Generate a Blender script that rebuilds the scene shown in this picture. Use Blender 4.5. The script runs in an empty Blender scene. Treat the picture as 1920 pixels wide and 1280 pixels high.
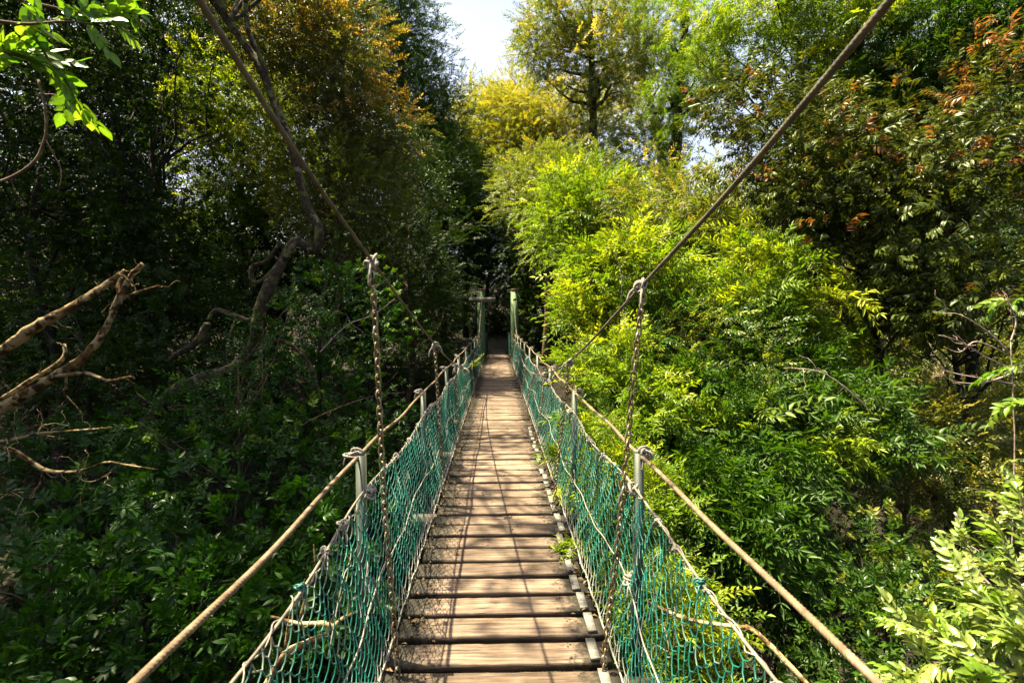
import bpy, math, random
import numpy as np
from mathutils import Vector, Matrix

rng = np.random.default_rng(11)
random.seed(11)
sc = bpy.context.scene
COL = sc.collection
F = 960.0          # focal length in photo pixels (18 mm on 36 mm)
VP = (932.0, 597.0)
EYE = 1.6

# ------------------------------------------------------------------ camera
yaw = math.atan((960 - VP[0]) / F)
pit = math.atan((640 - VP[1]) / F * math.cos(yaw))
_ca, _sa, _cp, _sp = math.cos(yaw), math.sin(yaw), math.cos(pit), math.sin(pit)
FW = np.array([_sa * _cp, _ca * _cp, -_sp]); RT = np.array([_ca, -_sa, 0.0]); UP = np.cross(RT, FW)
cam_d = bpy.data.cameras.new('camera'); cam = bpy.data.objects.new('camera', cam_d); COL.objects.link(cam)
M = Matrix(((RT[0], UP[0], -FW[0], 0), (RT[1], UP[1], -FW[1], 0), (RT[2], UP[2], -FW[2], EYE), (0, 0, 0, 1)))
cam.matrix_world = M
cam_d.sensor_width = 36; cam_d.lens = 18; cam_d.clip_start = 0.05; cam_d.clip_end = 2000
cam_d.dof.use_dof = True; cam_d.dof.focus_distance = 6.0; cam_d.dof.aperture_fstop = 5.6
sc.camera = cam


def P(px, py, d):
    """world point that stands d metres ahead along the bridge and is seen near that spot of the view"""
    r = FW + (px - 960) / F * RT + (640 - py) / F * UP
    r = r / r[1] * d
    return np.array([r[0], r[1], r[2] + EYE])


# ------------------------------------------------------------------ terrain height
def sst(a, b, x):
    t = np.clip((np.asarray(x, float) - a) / (b - a), 0, 1); return t * t * (3 - 2 * t)


def ground_z(x, y):
    x = np.asarray(x, float); y = np.asarray(y, float)
    v = -4.8 * sst(-2.2, 3.6, y) * (1 - sst(13.5, 20.6, y))
    side = np.abs(x - 0.2)
    z = v - 0.18
    z = z + 0.16 * np.maximum(y - 27, 0) * (1 - sst(60, 120, y))
    z = z + 0.30 * np.maximum(side - 11, 0) * (1 - sst(50, 90, side))
    z = z + (np.sin(x * .9 + 1.3) * np.cos(y * .8) * .18 + np.sin(x * .31 + y * .27) * .3) * sst(1.2, 3.5, side)
    return z


# ------------------------------------------------------------------ mesh helpers
def tag(o, label=None, cat=None, group=None, kind=None):
    if label: o['label'] = label
    if cat: o['category'] = cat
    if group: o['group'] = group
    if kind: o['kind'] = kind
    return o


def empty(name, loc=(0, 0, 0)):
    o = bpy.data.objects.new(name, None); COL.objects.link(o); o.location = loc; o.empty_display_size = .1
    return o


def mk(name, V, tris=None, quads=None, mat=None, parent=None, attrs=None, smooth=False):
    V = np.asarray(V, np.float32)
    me = bpy.data.meshes.new(name)
    nt = 0 if tris is None else len(tris); nq = 0 if quads is None else len(quads)
    me.vertices.add(len(V)); me.vertices.foreach_set('co', V.ravel())
    parts = []; starts = []
    if nt: parts.append(np.asarray(tris, np.int32).ravel()); starts.append(np.arange(nt) * 3)
    if nq: parts.append(np.asarray(quads, np.int32).ravel()); starts.append(nt * 3 + np.arange(nq) * 4)
    li = np.concatenate(parts); st = np.concatenate(starts).astype(np.int32)
    me.loops.add(len(li)); me.loops.foreach_set('vertex_index', li)
    me.polygons.add(nt + nq); me.polygons.foreach_set('loop_start', st)
    if smooth: me.polygons.foreach_set('use_smooth', np.ones(nt + nq, bool))
    for k, a in (attrs or {}).items():
        at = me.attributes.new(k, 'FLOAT', 'POINT'); at.data.foreach_set('value', np.asarray(a, np.float32))
    me.update(calc_edges=True); me.validate()
    if mat: me.materials.append(mat)
    o = bpy.data.objects.new(name, me); COL.objects.link(o)
    if parent: o.parent = parent
    return o


class MB:
    def __init__(s): s.V = []; s.T = []; s.Q = []; s.n = 0; s.A = []
    def add(s, V, T=None, Q=None, a=0.0):
        V = np.asarray(V, float)
        s.V.append(V)
        if T is not None and len(T): s.T.append(np.asarray(T) + s.n)
        if Q is not None and len(Q): s.Q.append(np.asarray(Q) + s.n)
        s.A.append(np.broadcast_to(np.asarray(a, float), (len(V),)).copy())
        s.n += len(V); return s
    def box(s, lo, hi, a=0.0):
        x0, y0, z0 = lo; x1, y1, z1 = hi
        V = [(x0, y0, z0), (x1, y0, z0), (x1, y1, z0), (x0, y1, z0), (x0, y0, z1), (x1, y0, z1), (x1, y1, z1), (x0, y1, z1)]
        return s.add(V, Q=[(0, 3, 2, 1), (4, 5, 6, 7), (0, 1, 5, 4), (1, 2, 6, 5), (2, 3, 7, 6), (3, 0, 4, 7)], a=a)
    def tube(s, pts, r, n=8, closed=False, strands=0, lay=.1, depth=.14, rough=0.0, cap=True, a=0.0):
        pts = np.asarray(pts, float); m = len(pts); r = np.broadcast_to(np.asarray(r, float), (m,))
        if closed: tg = np.roll(pts, -1, 0) - np.roll(pts, 1, 0)
        else: tg = np.gradient(pts, axis=0)
        tg /= np.linalg.norm(tg, axis=1)[:, None] + 1e-12
        ref = np.array([0, 0, 1.0]) if abs(tg[0][2]) < .9 else np.array([1.0, 0, 0])
        nx = np.cross(tg[0], ref); nx /= np.linalg.norm(nx)
        N = np.zeros((m, 3))
        for i in range(m):
            nx = nx - tg[i] * nx.dot(tg[i]); nx /= np.linalg.norm(nx) + 1e-12; N[i] = nx
        B = np.cross(tg, N)
        th = np.arange(n) / n * 2 * np.pi
        L = np.concatenate([[0], np.cumsum(np.linalg.norm(np.diff(pts, axis=0), axis=1))])
        R = r[:, None] * np.ones((1, n))
        if strands:
            R = R * (1 - depth + depth * 2 * np.abs(np.cos(strands * .5 * (th[None] - L[:, None] / lay * 2 * np.pi / 1))))
        if rough:
            ph = rng.random(6) * 6.3
            R = R * (1 + rough * (np.sin(2 * th[None] + L[:, None] * 3.1 + ph[0]) * .5 + np.sin(3 * th[None] - L[:, None] * 7.3 + ph[1]) * .4 + np.sin(L[:, None] * 11 + ph[2]) * .4 + np.sin(th[None] + L[:, None] * 1.7 + ph[3]) * .5))
        V = pts[:, None, :] + R[:, :, None] * (np.cos(th)[None, :, None] * N[:, None, :] + np.sin(th)[None, :, None] * B[:, None, :])
        V = V.reshape(-1, 3)
        i = np.arange(m if closed else m - 1)[:, None]; j = np.arange(n)[None]
        i2 = (i + 1) % m; j2 = (j + 1) % n
        Q = np.stack([np.broadcast_to(i * n + j, (len(i), n)), i * n + j2, i2 * n + j2, i2 * n + j + 0 * j2], -1).reshape(-1, 4)
        T = []
        if cap and not closed:
            V = np.concatenate([V, pts[:1], pts[-1:]])
            for k in range(n):
                T.append((m * n, (k + 1) % n, k)); T.append((m * n + 1, (m - 1) * n + k, (m - 1) * n + (k + 1) % n))
        if not np.isscalar(a) and len(np.atleast_1d(a)) == m:
            a = np.repeat(a, n); a = np.concatenate([a, a[:1], a[-1:]]) if (cap and not closed) else a
        return s.add(V, T, Q, a)
    def build(s, name, mat, parent=None, smooth=False, off=(0, 0, 0), attr='tint'):
        V = np.concatenate(s.V) - np.asarray(off)
        return mk(name, V, np.concatenate(s.T) if s.T else None, np.concatenate(s.Q) if s.Q else None, mat, parent, {attr: np.concatenate(s.A)}, smooth)


def spline(pts, n):
    pts = np.asarray(pts, float); m = len(pts)
    t = np.linspace(0, m - 1, n); i = np.clip(t.astype(int), 0, m - 2); f = (t - i)[:, None]
    p0 = pts[np.maximum(i - 1, 0)]; p1 = pts[i]; p2 = pts[i + 1]; p3 = pts[np.minimum(i + 2, m - 1)]
    return .5 * ((2 * p1) + (-p0 + p2) * f + (2 * p0 - 5 * p1 + 4 * p2 - p3) * f ** 2 + (-p0 + 3 * p1 - 3 * p2 + p3) * f ** 3)


# ------------------------------------------------------------------ materials
def nodes(name):
    m = bpy.data.materials.new(name); m.use_nodes = True
    nt = m.node_tree; nt.nodes.clear(); return m, nt


def N(nt, t, **kw):
    n = nt.nodes.new(t)
    for k, v in kw.items():
        if k.startswith('i_'):
            key = k[2:]; key = int(key) if key.isdigit() else key.replace('_', ' ')
            n.inputs[key].default_value = v
        else: setattr(n, k, v)
    return n


def ramp(nt, fac, stops):
    r = nt.nodes.new('ShaderNodeValToRGB'); e = r.color_ramp.elements
    while len(e) < len(stops): e.new(.5)
    for k, (p, c) in enumerate(stops):
        e[k].position = p; e[k].color = (*c, 1) if len(c) == 3 else c
    nt.links.new(fac, r.inputs[0]); return r


def rgb(c): return (c[0], c[1], c[2], 1)


def leaf_mat(name, c0, c1, cf=None, rough=.38, spec=.45, trans=.42, tb=(1.5, 1.45, .6), spots=0):
    m, nt = nodes(name); L = nt.links.new
    ti = N(nt, 'ShaderNodeAttribute', attribute_name='tint'); fl = N(nt, 'ShaderNodeAttribute', attribute_name='flush')
    mx = N(nt, 'ShaderNodeMix', data_type='RGBA'); mx.inputs[6].default_value = rgb(c0); mx.inputs[7].default_value = rgb(c1)
    L(ti.outputs['Fac'], mx.inputs[0])
    m2 = N(nt, 'ShaderNodeMix', data_type='RGBA'); m2.inputs[7].default_value = rgb(cf or c1)
    L(fl.outputs['Fac'], m2.inputs[0]); L(mx.outputs[2], m2.inputs[6])
    if spots:
        tc = N(nt, 'ShaderNodeTexCoord'); nz = N(nt, 'ShaderNodeTexNoise'); nz.inputs['Scale'].default_value = spots; nz.inputs['Detail'].default_value = 5; L(tc.outputs['Object'], nz.inputs['Vector'])
        rp = ramp(nt, nz.outputs[0], [(.34, (.62, .70, .5)), (.48, (1, 1, 1)), (.66, (1, 1, 1)), (.72, (.55, .36, .2))])
        m9 = N(nt, 'ShaderNodeMix', data_type='RGBA', blend_type='MULTIPLY'); m9.inputs[0].default_value = 1; L(m2.outputs[2], m9.inputs[6]); L(rp.outputs[0], m9.inputs[7]); m2 = m9
    pb = N(nt, 'ShaderNodeBsdfPrincipled'); pb.inputs['Roughness'].default_value = rough; pb.inputs['Specular IOR Level'].default_value = spec
    L(m2.outputs[2], pb.inputs['Base Color'])
    mu = N(nt, 'ShaderNodeMix', data_type='RGBA', blend_type='MULTIPLY'); mu.inputs[0].default_value = 1; mu.inputs[7].default_value = rgb(tb)
    L(m2.outputs[2], mu.inputs[6])
    tr = N(nt, 'ShaderNodeBsdfTranslucent'); L(mu.outputs[2], tr.inputs['Color'])
    ms = N(nt, 'ShaderNodeMixShader'); ms.inputs[0].default_value = trans
    L(pb.outputs[0], ms.inputs[1]); L(tr.outputs[0], ms.inputs[2])
    o = N(nt, 'ShaderNodeOutputMaterial'); L(ms.outputs[0], o.inputs[0]); return m


def noisy_mat(name, stops, scale=8, detail=6, rough=.8, stretch=(1, 1, 1), bump=.3, metal=0, spec=.3, bscale=None, coord='Object', dist=.01):
    m, nt = nodes(name); L = nt.links.new
    tc = N(nt, 'ShaderNodeTexCoord'); mp = N(nt, 'ShaderNodeMapping'); mp.inputs['Scale'].default_value = stretch
    L(tc.outputs[coord], mp.inputs[0])
    nz = N(nt, 'ShaderNodeTexNoise'); nz.inputs['Scale'].default_value = scale; nz.inputs['Detail'].default_value = detail; nz.inputs['Roughness'].default_value = .6
    L(mp.outputs[0], nz.inputs['Vector'])
    r = ramp(nt, nz.outputs[0], stops)
    pb = N(nt, 'ShaderNodeBsdfPrincipled'); pb.inputs['Roughness'].default_value = rough; pb.inputs['Metallic'].default_value = metal; pb.inputs['Specular IOR Level'].default_value = spec
    L(r.outputs[0], pb.inputs['Base Color'])
    if bump:
        n2 = N(nt, 'ShaderNodeTexNoise'); n2.inputs['Scale'].default_value = bscale or scale * 3; n2.inputs['Detail'].default_value = 5
        L(mp.outputs[0], n2.inputs['Vector'])
        b = N(nt, 'ShaderNodeBump'); b.inputs['Strength'].default_value = bump; b.inputs['Distance'].default_value = dist
        L(n2.outputs[0], b.inputs['Height']); L(b.outputs[0], pb.inputs['Normal'])
    o = N(nt, 'ShaderNodeOutputMaterial'); L(pb.outputs[0], o.inputs[0]); return m


def wood_mat():
    m, nt = nodes('weathered_plank_wood'); L = nt.links.new
    tc = N(nt, 'ShaderNodeTexCoord'); oi = N(nt, 'ShaderNodeObjectInfo')
    sh = N(nt, 'ShaderNodeVectorMath', operation='ADD')
    cx = N(nt, 'ShaderNodeCombineXYZ'); mul = N(nt, 'ShaderNodeMath', operation='MULTIPLY'); mul.inputs[1].default_value = 37.0
    L(oi.outputs['Random'], mul.inputs[0]); L(mul.outputs[0], cx.inputs[0]); L(mul.outputs[0], cx.inputs[1])
    L(tc.outputs['Object'], sh.inputs[0]); L(cx.outputs[0], sh.inputs[1])
    mp = N(nt, 'ShaderNodeMapping'); mp.inputs['Scale'].default_value = (1.6, 26, 26); L(sh.outputs[0], mp.inputs[0])
    g = N(nt, 'ShaderNodeTexNoise'); g.inputs['Scale'].default_value = 2.2; g.inputs['Detail'].default_value = 8; g.inputs['Roughness'].default_value = .62; g.inputs['Distortion'].default_value = .5
    L(mp.outputs[0], g.inputs['Vector'])
    r = ramp(nt, g.outputs[0], [(.30, (.03, .022, .016)), (.42, (.115, .083, .058)), (.55, (.205, .15, .104)), (.72, (.33, .255, .185))])
    # blotchy wear
    w = N(nt, 'ShaderNodeTexNoise'); w.inputs['Scale'].default_value = 5; w.inputs['Detail'].default_value = 6; L(sh.outputs[0], w.inputs['Vector'])
    wr = ramp(nt, w.outputs[0], [(.35, (.55, .5, .45)), (.55, (1, 1, 1)), (.75, (1.08, 1.04, 1.0))])
    m1 = N(nt, 'ShaderNodeMix', data_type='RGBA', blend_type='MULTIPLY'); m1.inputs[0].default_value = .8
    L(r.outputs[0], m1.inputs[6]); L(wr.outputs[0], m1.inputs[7])
    # per plank tone
    pr = ramp(nt, oi.outputs['Random'], [(0, (.58, .55, .52)), (.35, (.85, .82, .79)), (.7, (1, .98, .96)), (1, (1.18, 1.15, 1.12))])
    m2 = N(nt, 'ShaderNodeMix', data_type='RGBA', blend_type='MULTIPLY'); m2.inputs[0].default_value = 1
    L(m1.outputs[2], m2.inputs[6]); L(pr.outputs[0], m2.inputs[7])
    # moss and dirt near the plank ends: broken up by noise
    sx = N(nt, 'ShaderNodeSeparateXYZ'); L(tc.outputs['Object'], sx.inputs[0])
    ab = N(nt, 'ShaderNodeMath', operation='ABSOLUTE'); L(sx.outputs[0], ab.inputs[0])
    mr = N(nt, 'ShaderNodeMapRange'); mr.inputs[1].default_value = .15; mr.inputs[2].default_value = .52; mr.inputs[3].default_value = -.30; mr.inputs[4].default_value = .44
    L(ab.outputs[0], mr.inputs[0])
    dn = N(nt, 'ShaderNodeTexNoise'); dn.inputs['Scale'].default_value = 22; dn.inputs['Detail'].default_value = 9; dn.inputs['Roughness'].default_value = .72; L(sh.outputs[0], dn.inputs['Vector'])
    ad = N(nt, 'ShaderNodeMath', operation='ADD'); L(mr.outputs[0], ad.inputs[0]); L(dn.outputs[0], ad.inputs[1])
    dr = ramp(nt, ad.outputs[0], [(.56, (0, 0, 0)), (.74, (1, 1, 1))])
    m3 = N(nt, 'ShaderNodeMix', data_type='RGBA'); m3.inputs[7].default_value = (.022, .018, .010, 1)
    L(dr.outputs[0], m3.inputs[0]); L(m2.outputs[2], m3.inputs[6])
    pb = N(nt, 'ShaderNodeBsdfPrincipled'); pb.inputs['Roughness'].default_value = .72; pb.inputs['Specular IOR Level'].default_value = .35
    na = N(nt, 'ShaderNodeAttribute', attribute_name='nail'); m4 = N(nt, 'ShaderNodeMix', data_type='RGBA'); m4.inputs[7].default_value = (.02, .014, .010, 1)
    L(na.outputs['Fac'], m4.inputs[0]); L(m3.outputs[2], m4.inputs[6])
    # dark checks and splits along the grain
    mp2 = N(nt, 'ShaderNodeMapping'); mp2.inputs['Scale'].default_value = (.9, 34, 34); L(sh.outputs[0], mp2.inputs[0])
    sp = N(nt, 'ShaderNodeTexNoise'); sp.inputs['Scale'].default_value = 3.1; sp.inputs['Detail'].default_value = 3; sp.inputs['Distortion'].default_value = .8; L(mp2.outputs[0], sp.inputs['Vector'])
    spr = ramp(nt, sp.outputs[0], [(.30, (.16, .14, .13)), (.36, (1, 1, 1))]); m5 = N(nt, 'ShaderNodeMix', data_type='RGBA', blend_type='MULTIPLY'); m5.inputs[0].default_value = 1
    L(m4.outputs[2], m5.inputs[6]); L(spr.outputs[0], m5.inputs[7])
    L(m5.outputs[2], pb.inputs['Base Color'])
    b = N(nt, 'ShaderNodeBump'); b.inputs['Strength'].default_value = .55; b.inputs['Distance'].default_value = .006
    L(g.outputs[0], b.inputs['Height']); L(b.outputs[0], pb.inputs['Normal'])
    o = N(nt, 'ShaderNodeOutputMaterial'); L(pb.outputs[0], o.inputs[0]); return m


def bark_mat(name, dark, mid, lich, t=.55, scale=5, moss=None):
    m, nt = nodes(name); L = nt.links.new
    tc = N(nt, 'ShaderNodeTexCoord')
    a = N(nt, 'ShaderNodeTexNoise'); a.inputs['Scale'].default_value = scale * 4; a.inputs['Detail'].default_value = 8; L(tc.outputs['Object'], a.inputs['Vector'])
    r = ramp(nt, a.outputs[0], [(.35, dark), (.65, mid)])
    b = N(nt, 'ShaderNodeTexNoise'); b.inputs['Scale'].default_value = scale; b.inputs['Detail'].default_value = 5; b.inputs['Roughness'].default_value = .65; L(tc.outputs['Object'], b.inputs['Vector'])
    k = ramp(nt, b.outputs[0], [(t, (0, 0, 0)), (t + .05, (1, 1, 1))])
    mx = N(nt, 'ShaderNodeMix', data_type='RGBA'); mx.inputs[7].default_value = rgb(lich); L(k.outputs[0], mx.inputs[0]); L(r.outputs[0], mx.inputs[6])
    out = mx.outputs[2]
    if moss:
        c = N(nt, 'ShaderNodeTexNoise'); c.inputs['Scale'].default_value = scale * 1.7; c.inputs['Detail'].default_value = 6
        mpp = N(nt, 'ShaderNodeMapping'); mpp.inputs['Location'].default_value = (7, 3, 1); L(tc.outputs['Object'], mpp.inputs[0]); L(mpp.outputs[0], c.inputs['Vector'])
        kk = ramp(nt, c.outputs[0], [(.54, (0, 0, 0)), (.62, (1, 1, 1))])
        m2 = N(nt, 'ShaderNodeMix', data_type='RGBA'); m2.inputs[7].default_value = rgb(moss); L(kk.outputs[0], m2.inputs[0]); L(out, m2.inputs[6]); out = m2.outputs[2]
    pb = N(nt, 'ShaderNodeBsdfPrincipled'); pb.inputs['Roughness'].default_value = .85; pb.inputs['Specular IOR Level'].default_value = .2
    L(out, pb.inputs['Base Color'])
    bu = N(nt, 'ShaderNodeBump'); bu.inputs['Strength'].default_value = .6; bu.inputs['Distance'].default_value = .012
    L(a.outputs[0], bu.inputs['Height']); L(bu.outputs[0], pb.inputs['Normal'])
    o = N(nt, 'ShaderNodeOutputMaterial'); L(pb.outputs[0], o.inputs[0]); return m


def net_mat():
    m, nt = nodes('green_net_twine'); L = nt.links.new
    at = N(nt, 'ShaderNodeAttribute', attribute_name='tint')
    tc = N(nt, 'ShaderNodeTexCoord'); nz = N(nt, 'ShaderNodeTexNoise'); nz.inputs['Scale'].default_value = 9; nz.inputs['Detail'].default_value = 4; L(tc.outputs['Object'], nz.inputs['Vector'])
    r = ramp(nt, nz.outputs[0], [(.3, (.002, .055, .038)), (.5, (.004, .105, .076)), (.7, (.010, .165, .125))])
    mx = N(nt, 'ShaderNodeMix', data_type='RGBA'); mx.inputs[7].default_value = (.25, .25, .215, 1)
    L(at.outputs['Fac'], mx.inputs[0]); L(r.outputs[0], mx.inputs[6])
    pb = N(nt, 'ShaderNodeBsdfPrincipled'); pb.inputs['Roughness'].default_value = .45; L(mx.outputs[2], pb.inputs['Base Color'])
    o = N(nt, 'ShaderNodeOutputMaterial'); L(pb.outputs[0], o.inputs[0]); return m


W = {}
W['plank'] = wood_mat()
W['rope'] = noisy_mat('tan_laid_rope', [(.3, (.075, .05, .027)), (.55, (.165, .118, .068)), (.75, (.24, .185, .12))], scale=30, bump=.5, bscale=220, dist=.002)
W['oldrope'] = noisy_mat('weathered_pale_rope', [(.3, (.09, .075, .055)), (.55, (.19, .165, .125)), (.75, (.28, .25, .21))], scale=20, bump=.4, bscale=200, dist=.002)
W['cable'] = noisy_mat('weathered_steel_cable', [(.3, (.05, .045, .03)), (.6, (.115, .10, .068)), (.75, (.17, .155, .12))], scale=14, bump=.4, bscale=200, rough=.6, dist=.002)
W['white'] = noisy_mat('bleached_cord', [(.3, (.13, .12, .095)), (.6, (.27, .255, .215))], scale=25, bump=.4, bscale=180, dist=.002)
W['chain'] = noisy_mat('rusty_galvanised_chain', [(.34, (.06, .042, .02)), (.5, (.17, .13, .07)), (.68, (.36, .33, .27))], scale=30, rough=.45, metal=.55, bump=.3, bscale=120, dist=.001)
W['steel'] = noisy_mat('dull_galvanised_steel', [(.3, (.045, .055, .045)), (.6, (.095, .11, .09)), (.75, (.15, .15, .12))], scale=12, rough=.5, metal=.35, bump=.15, stretch=(1, 1, .3))
W['beam'] = noisy_mat('dark_damp_timber', [(.3, (.03, .022, .016)), (.7, (.085, .065, .048))], scale=6, stretch=(1, 12, 12))
W['net'] = net_mat()
W['pole'] = noisy_mat('green_stained_pole', [(.28, (.035, .085, .045)), (.5, (.075, .15, .07)), (.72, (.15, .21, .09))], scale=3, stretch=(6, 6, .5), bump=.4, rough=.7)
W['cap'] = noisy_mat('rust_red_cap', [(.3, (.07, .018, .012)), (.7, (.13, .03, .02))], scale=10, rough=.6)
W['board'] = noisy_mat('grey_board', [(.3, (.10, .095, .08)), (.7, (.24, .225, .19))], scale=3, stretch=(1, 14, 14), bump=.4)
W['soil'] = noisy_mat('leaf_litter_soil', [(.3, (.006, .005, .003)), (.5, (.014, .012, .006)), (.64, (.035, .026, .015)), (.72, (.012, .02, .006))], scale=7, detail=10, rough=.95, bump=1, bscale=20, dist=.06)
W['pathsoil'] = noisy_mat('trodden_path_soil', [(.3, (.015, .011, .007)), (.6, (.04, .03, .02)), (.75, (.07, .05, .035))], scale=6, rough=.95, bump=.6, dist=.03)
W['bark_dark'] = bark_mat('dark_bark', (.008, .007, .005), (.03, .024, .018), (.06, .055, .04), t=.62)
W['bark_lichen'] = bark_mat('lichen_bark', (.010, .007, .004), (.042, .030, .018), (.13, .11, .065), t=.56, scale=5, moss=(.07, .075, .02))
W['bark_dead'] = bark_mat('dead_branch_bark', (.05, .028, .010), (.20, .12, .042), (.40, .31, .16), t=.47, scale=9, moss=(.05, .03, .015))
W['bark_pale'] = bark_mat('pale_bark', (.06, .05, .04), (.16, .14, .11), (.30, .28, .24), t=.52)
W['twig_pale'] = bark_mat('pink_grey_twig', (.22, .15, .12), (.38, .29, .25), (.45, .40, .36), t=.6)
W['twig'] = bark_mat('brown_twig', (.05, .03, .018), (.14, .095, .06), (.2, .17, .12), t=.6)
W['litter'] = leaf_mat('fallen_leaf', (.035, .022, .012), (.12, .075, .035), (.2, .14, .07), trans=.1, rough=.7, spec=.2)

LM = {}
LM['glossy'] = leaf_mat('glossy_dark_leaf', (.007, .028, .002), (.028, .092, .004), (.12, .22, .012), rough=.42, spec=.26, trans=.28)
LM['dark'] = leaf_mat('deep_green_leaf', (.008, .022, .002), (.027, .058, .004), (.15, .2, .02), rough=.46, spec=.22, trans=.3)
LM['mid'] = leaf_mat('mid_green_leaf', (.02, .065, .006), (.065, .125, .010), (.22, .24, .03), rough=.4, trans=.4)
LM['bright'] = leaf_mat('fresh_pinnate_leaf', (.06, .14, .006), (.19, .26, .010), (.36, .40, .018), rough=.45, spec=.3, trans=.45, tb=(1.35, 1.35, .5))  # young leaf colours, raised further so that lit crowns and tops look sunny
LM['pinnate'] = leaf_mat('green_pinnate_leaf', (.014, .052, .004), (.065, .135, .007), (.23, .31, .016), rough=.45, spec=.3, trans=.4)  # darker version of the fresh leaf, with shade put into its green
LM['yellow'] = leaf_mat('yellow_canopy_leaf', (.12, .155, .012), (.29, .29, .022), (.46, .36, .04), rough=.5, trans=.45, tb=(1.3, 1.25, .6))
LM['olive'] = leaf_mat('olive_canopy_leaf', (.06, .10, .012), (.17, .195, .022), (.42, .33, .04), rough=.45, trans=.42)
LM['orange'] = leaf_mat('copper_flush_leaf', (.045, .07, .014), (.12, .135, .022), (.42, .27, .04), rough=.42, trans=.42, tb=(1.4, 1.2, .6))
LM['redtip'] = leaf_mat('red_tipped_leaf', (.014, .038, .005), (.105, .135, .012), (.28, .115, .028), rough=.42, spec=.32, trans=.32, tb=(1.5, 1.2, .6))
LM['brownish'] = leaf_mat('ochre_green_leaf', (.045, .07, .010), (.13, .15, .02), (.30, .26, .04), rough=.42, trans=.4)
LM['silver'] = leaf_mat('pale_leaf', (.06, .13, .010), (.26, .30, .075), (.15, .26, .012), rough=.36, spec=.5, spots=45, trans=.35)  # pale green tint that varies at random from leaf to leaf
LM['lime'] = leaf_mat('backlit_lime_leaf', (.035, .11, .012), (.12, .22, .02), (.2, .3, .03), rough=.36, spec=.4, spots=45, trans=.5, tb=(1.5, 1.5, .4))


# ------------------------------------------------------------------ leaves
def leaf2(w=.34, fold=.10, droop=.12):
    V = np.array([(0, 0, 0), (-w / 2, .45, fold), (0, 1, -droop), (w / 2, .45, fold)], float)
    return V, np.array([(0, 3, 2), (0, 2, 1)])


def leaf6(w=.42, fold=.07, droop=.16):
    V = np.array([(0, 0, 0), (-w * .42, .3, fold), (-w * .40, .66, fold * .6 - droop * .4), (0, 1, -droop), (w * .40, .66, fold * .6 - droop * .4), (w * .42, .3, fold), (0, .33, .0), (0, .68, -droop * .42)], float)
    T = [(0, 6, 1), (0, 5, 6), (6, 7, 2), (6, 2, 1), (5, 4, 7), (5, 7, 6), (7, 3, 2), (7, 4, 3)]
    return V, np.array(T)


def leaf10(w=.5, fold=.06, droop=.22):
    ys = [.14, .34, .58, .8]; ws = [.27, .45, .44, .26]
    V = [(0, 0, 0)]
    for y, a in zip(ys, ws): 
        dz = -droop * y * y
        V += [(-a * w, y, fold * (1 - y * .5) + dz), (0, y, dz), (a * w, y, fold * (1 - y * .5) + dz)]
    V.append((0, 1, -droop)); T = [(0, 2, 1), (0, 3, 2)]
    for k in range(3):
        b = 1 + 3 * k; c = b + 3
        T += [(b, b + 1, c + 1), (b, c + 1, c), (b + 1, b + 2, c + 2), (b + 1, c + 2, c + 1)]
    T += [(10, 11, 13), (11, 12, 13)]
    return np.array(V, float), np.array(T)


def basis(d, roll=0, up=(0, 0, 1)):
    d = np.asarray(d, float); d = d / np.linalg.norm(d)
    x = np.cross(d, up)
    if np.linalg.norm(x) < 1e-4: x = np.array([1.0, 0, 0])
    x /= np.linalg.norm(x); z = np.cross(x, d)
    c, s = math.cos(roll), math.sin(roll)
    return np.stack([c * x + s * z, d, -s * x + c * z], 1)      # columns: local x, y, z


class Spray:
    """a twig with leaves, local +Y is the growing direction, +Z its upper side"""
    def __init__(s): s.V = []; s.T = []; s.A = []; s.n = 0
    def leaf(s, geo, pos, d, L, roll=0):
        V, T = geo; B = basis(d, roll)
        s.V.append((V * L) @ B.T + np.asarray(pos)); s.T.append(T + s.n); a_ = np.full(len(V), random.random())
        if len(V) == 14: a_[[0, 2, 5, 8, 11, 13]] += .75; a_[[1, 3, 10, 12]] -= .15
        s.A.append(a_); s.n += len(V)
    def stem(s, pts, r):
        pts = np.asarray(pts, float)
        for a, b in zip(pts[:-1], pts[1:]):
            t = (b - a); x = np.cross(t, (0, 0, 1)); x = x / (np.linalg.norm(x) + 1e-9) * r; z = np.cross(x, t); z = z / (np.linalg.norm(z) + 1e-9) * r
            V = [a + x, a - x * .5 + z, a - x * .5 - z, b + x, b - x * .5 + z, b - x * .5 - z]
            s.V.append(np.array(V)); s.T.append(np.array([(0, 1, 4), (0, 4, 3), (1, 2, 5), (1, 5, 4), (2, 0, 3), (2, 3, 5)]) + s.n); s.A.append(np.full(6, .1)); s.n += 6
    def done(s): return np.concatenate(s.V), np.concatenate(s.T), np.concatenate(s.A)


R_ = random.uniform


def spray_rosette(geo, n=8, L=.095, stem=.14):
    s = Spray(); s.stem([(0, 0, 0), (0, stem * .5, .01), (0, stem, 0)], .0022)
    for k in range(n):
        a = k * 2.4 + R_(-.3, .3); t = k / n
        p = (0, stem * (.35 + .65 * t), 0)
        el = R_(.1, .55) - (1 - t) * .2
        s.leaf(geo, p, (math.cos(a), .35 + .5 * t, math.sin(a) * .45 + .05 * el), L * R_(.7, 1.1), R_(-.3, .3))
    return s.done()


def spray_twig(geo, n=11, L=.07, stem=.3, droop=.25, spread=.9):
    s = Spray(); pts = [(0, stem * t, -droop * stem * t * t) for t in np.linspace(0, 1, 4)]; s.stem(pts, .002)
    for k in range(n):
        t = .12 + .88 * k / (n - 1); sd = 1 if k % 2 else -1
        if k == n - 1: sd = 0
        s.leaf(geo, (0, stem * t, -droop * stem * t * t), (sd * spread + R_(-.2, .2), .75, R_(-.45, .25)), L * R_(.65, 1.15), R_(-.5, .5))
    return s.done()


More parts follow.
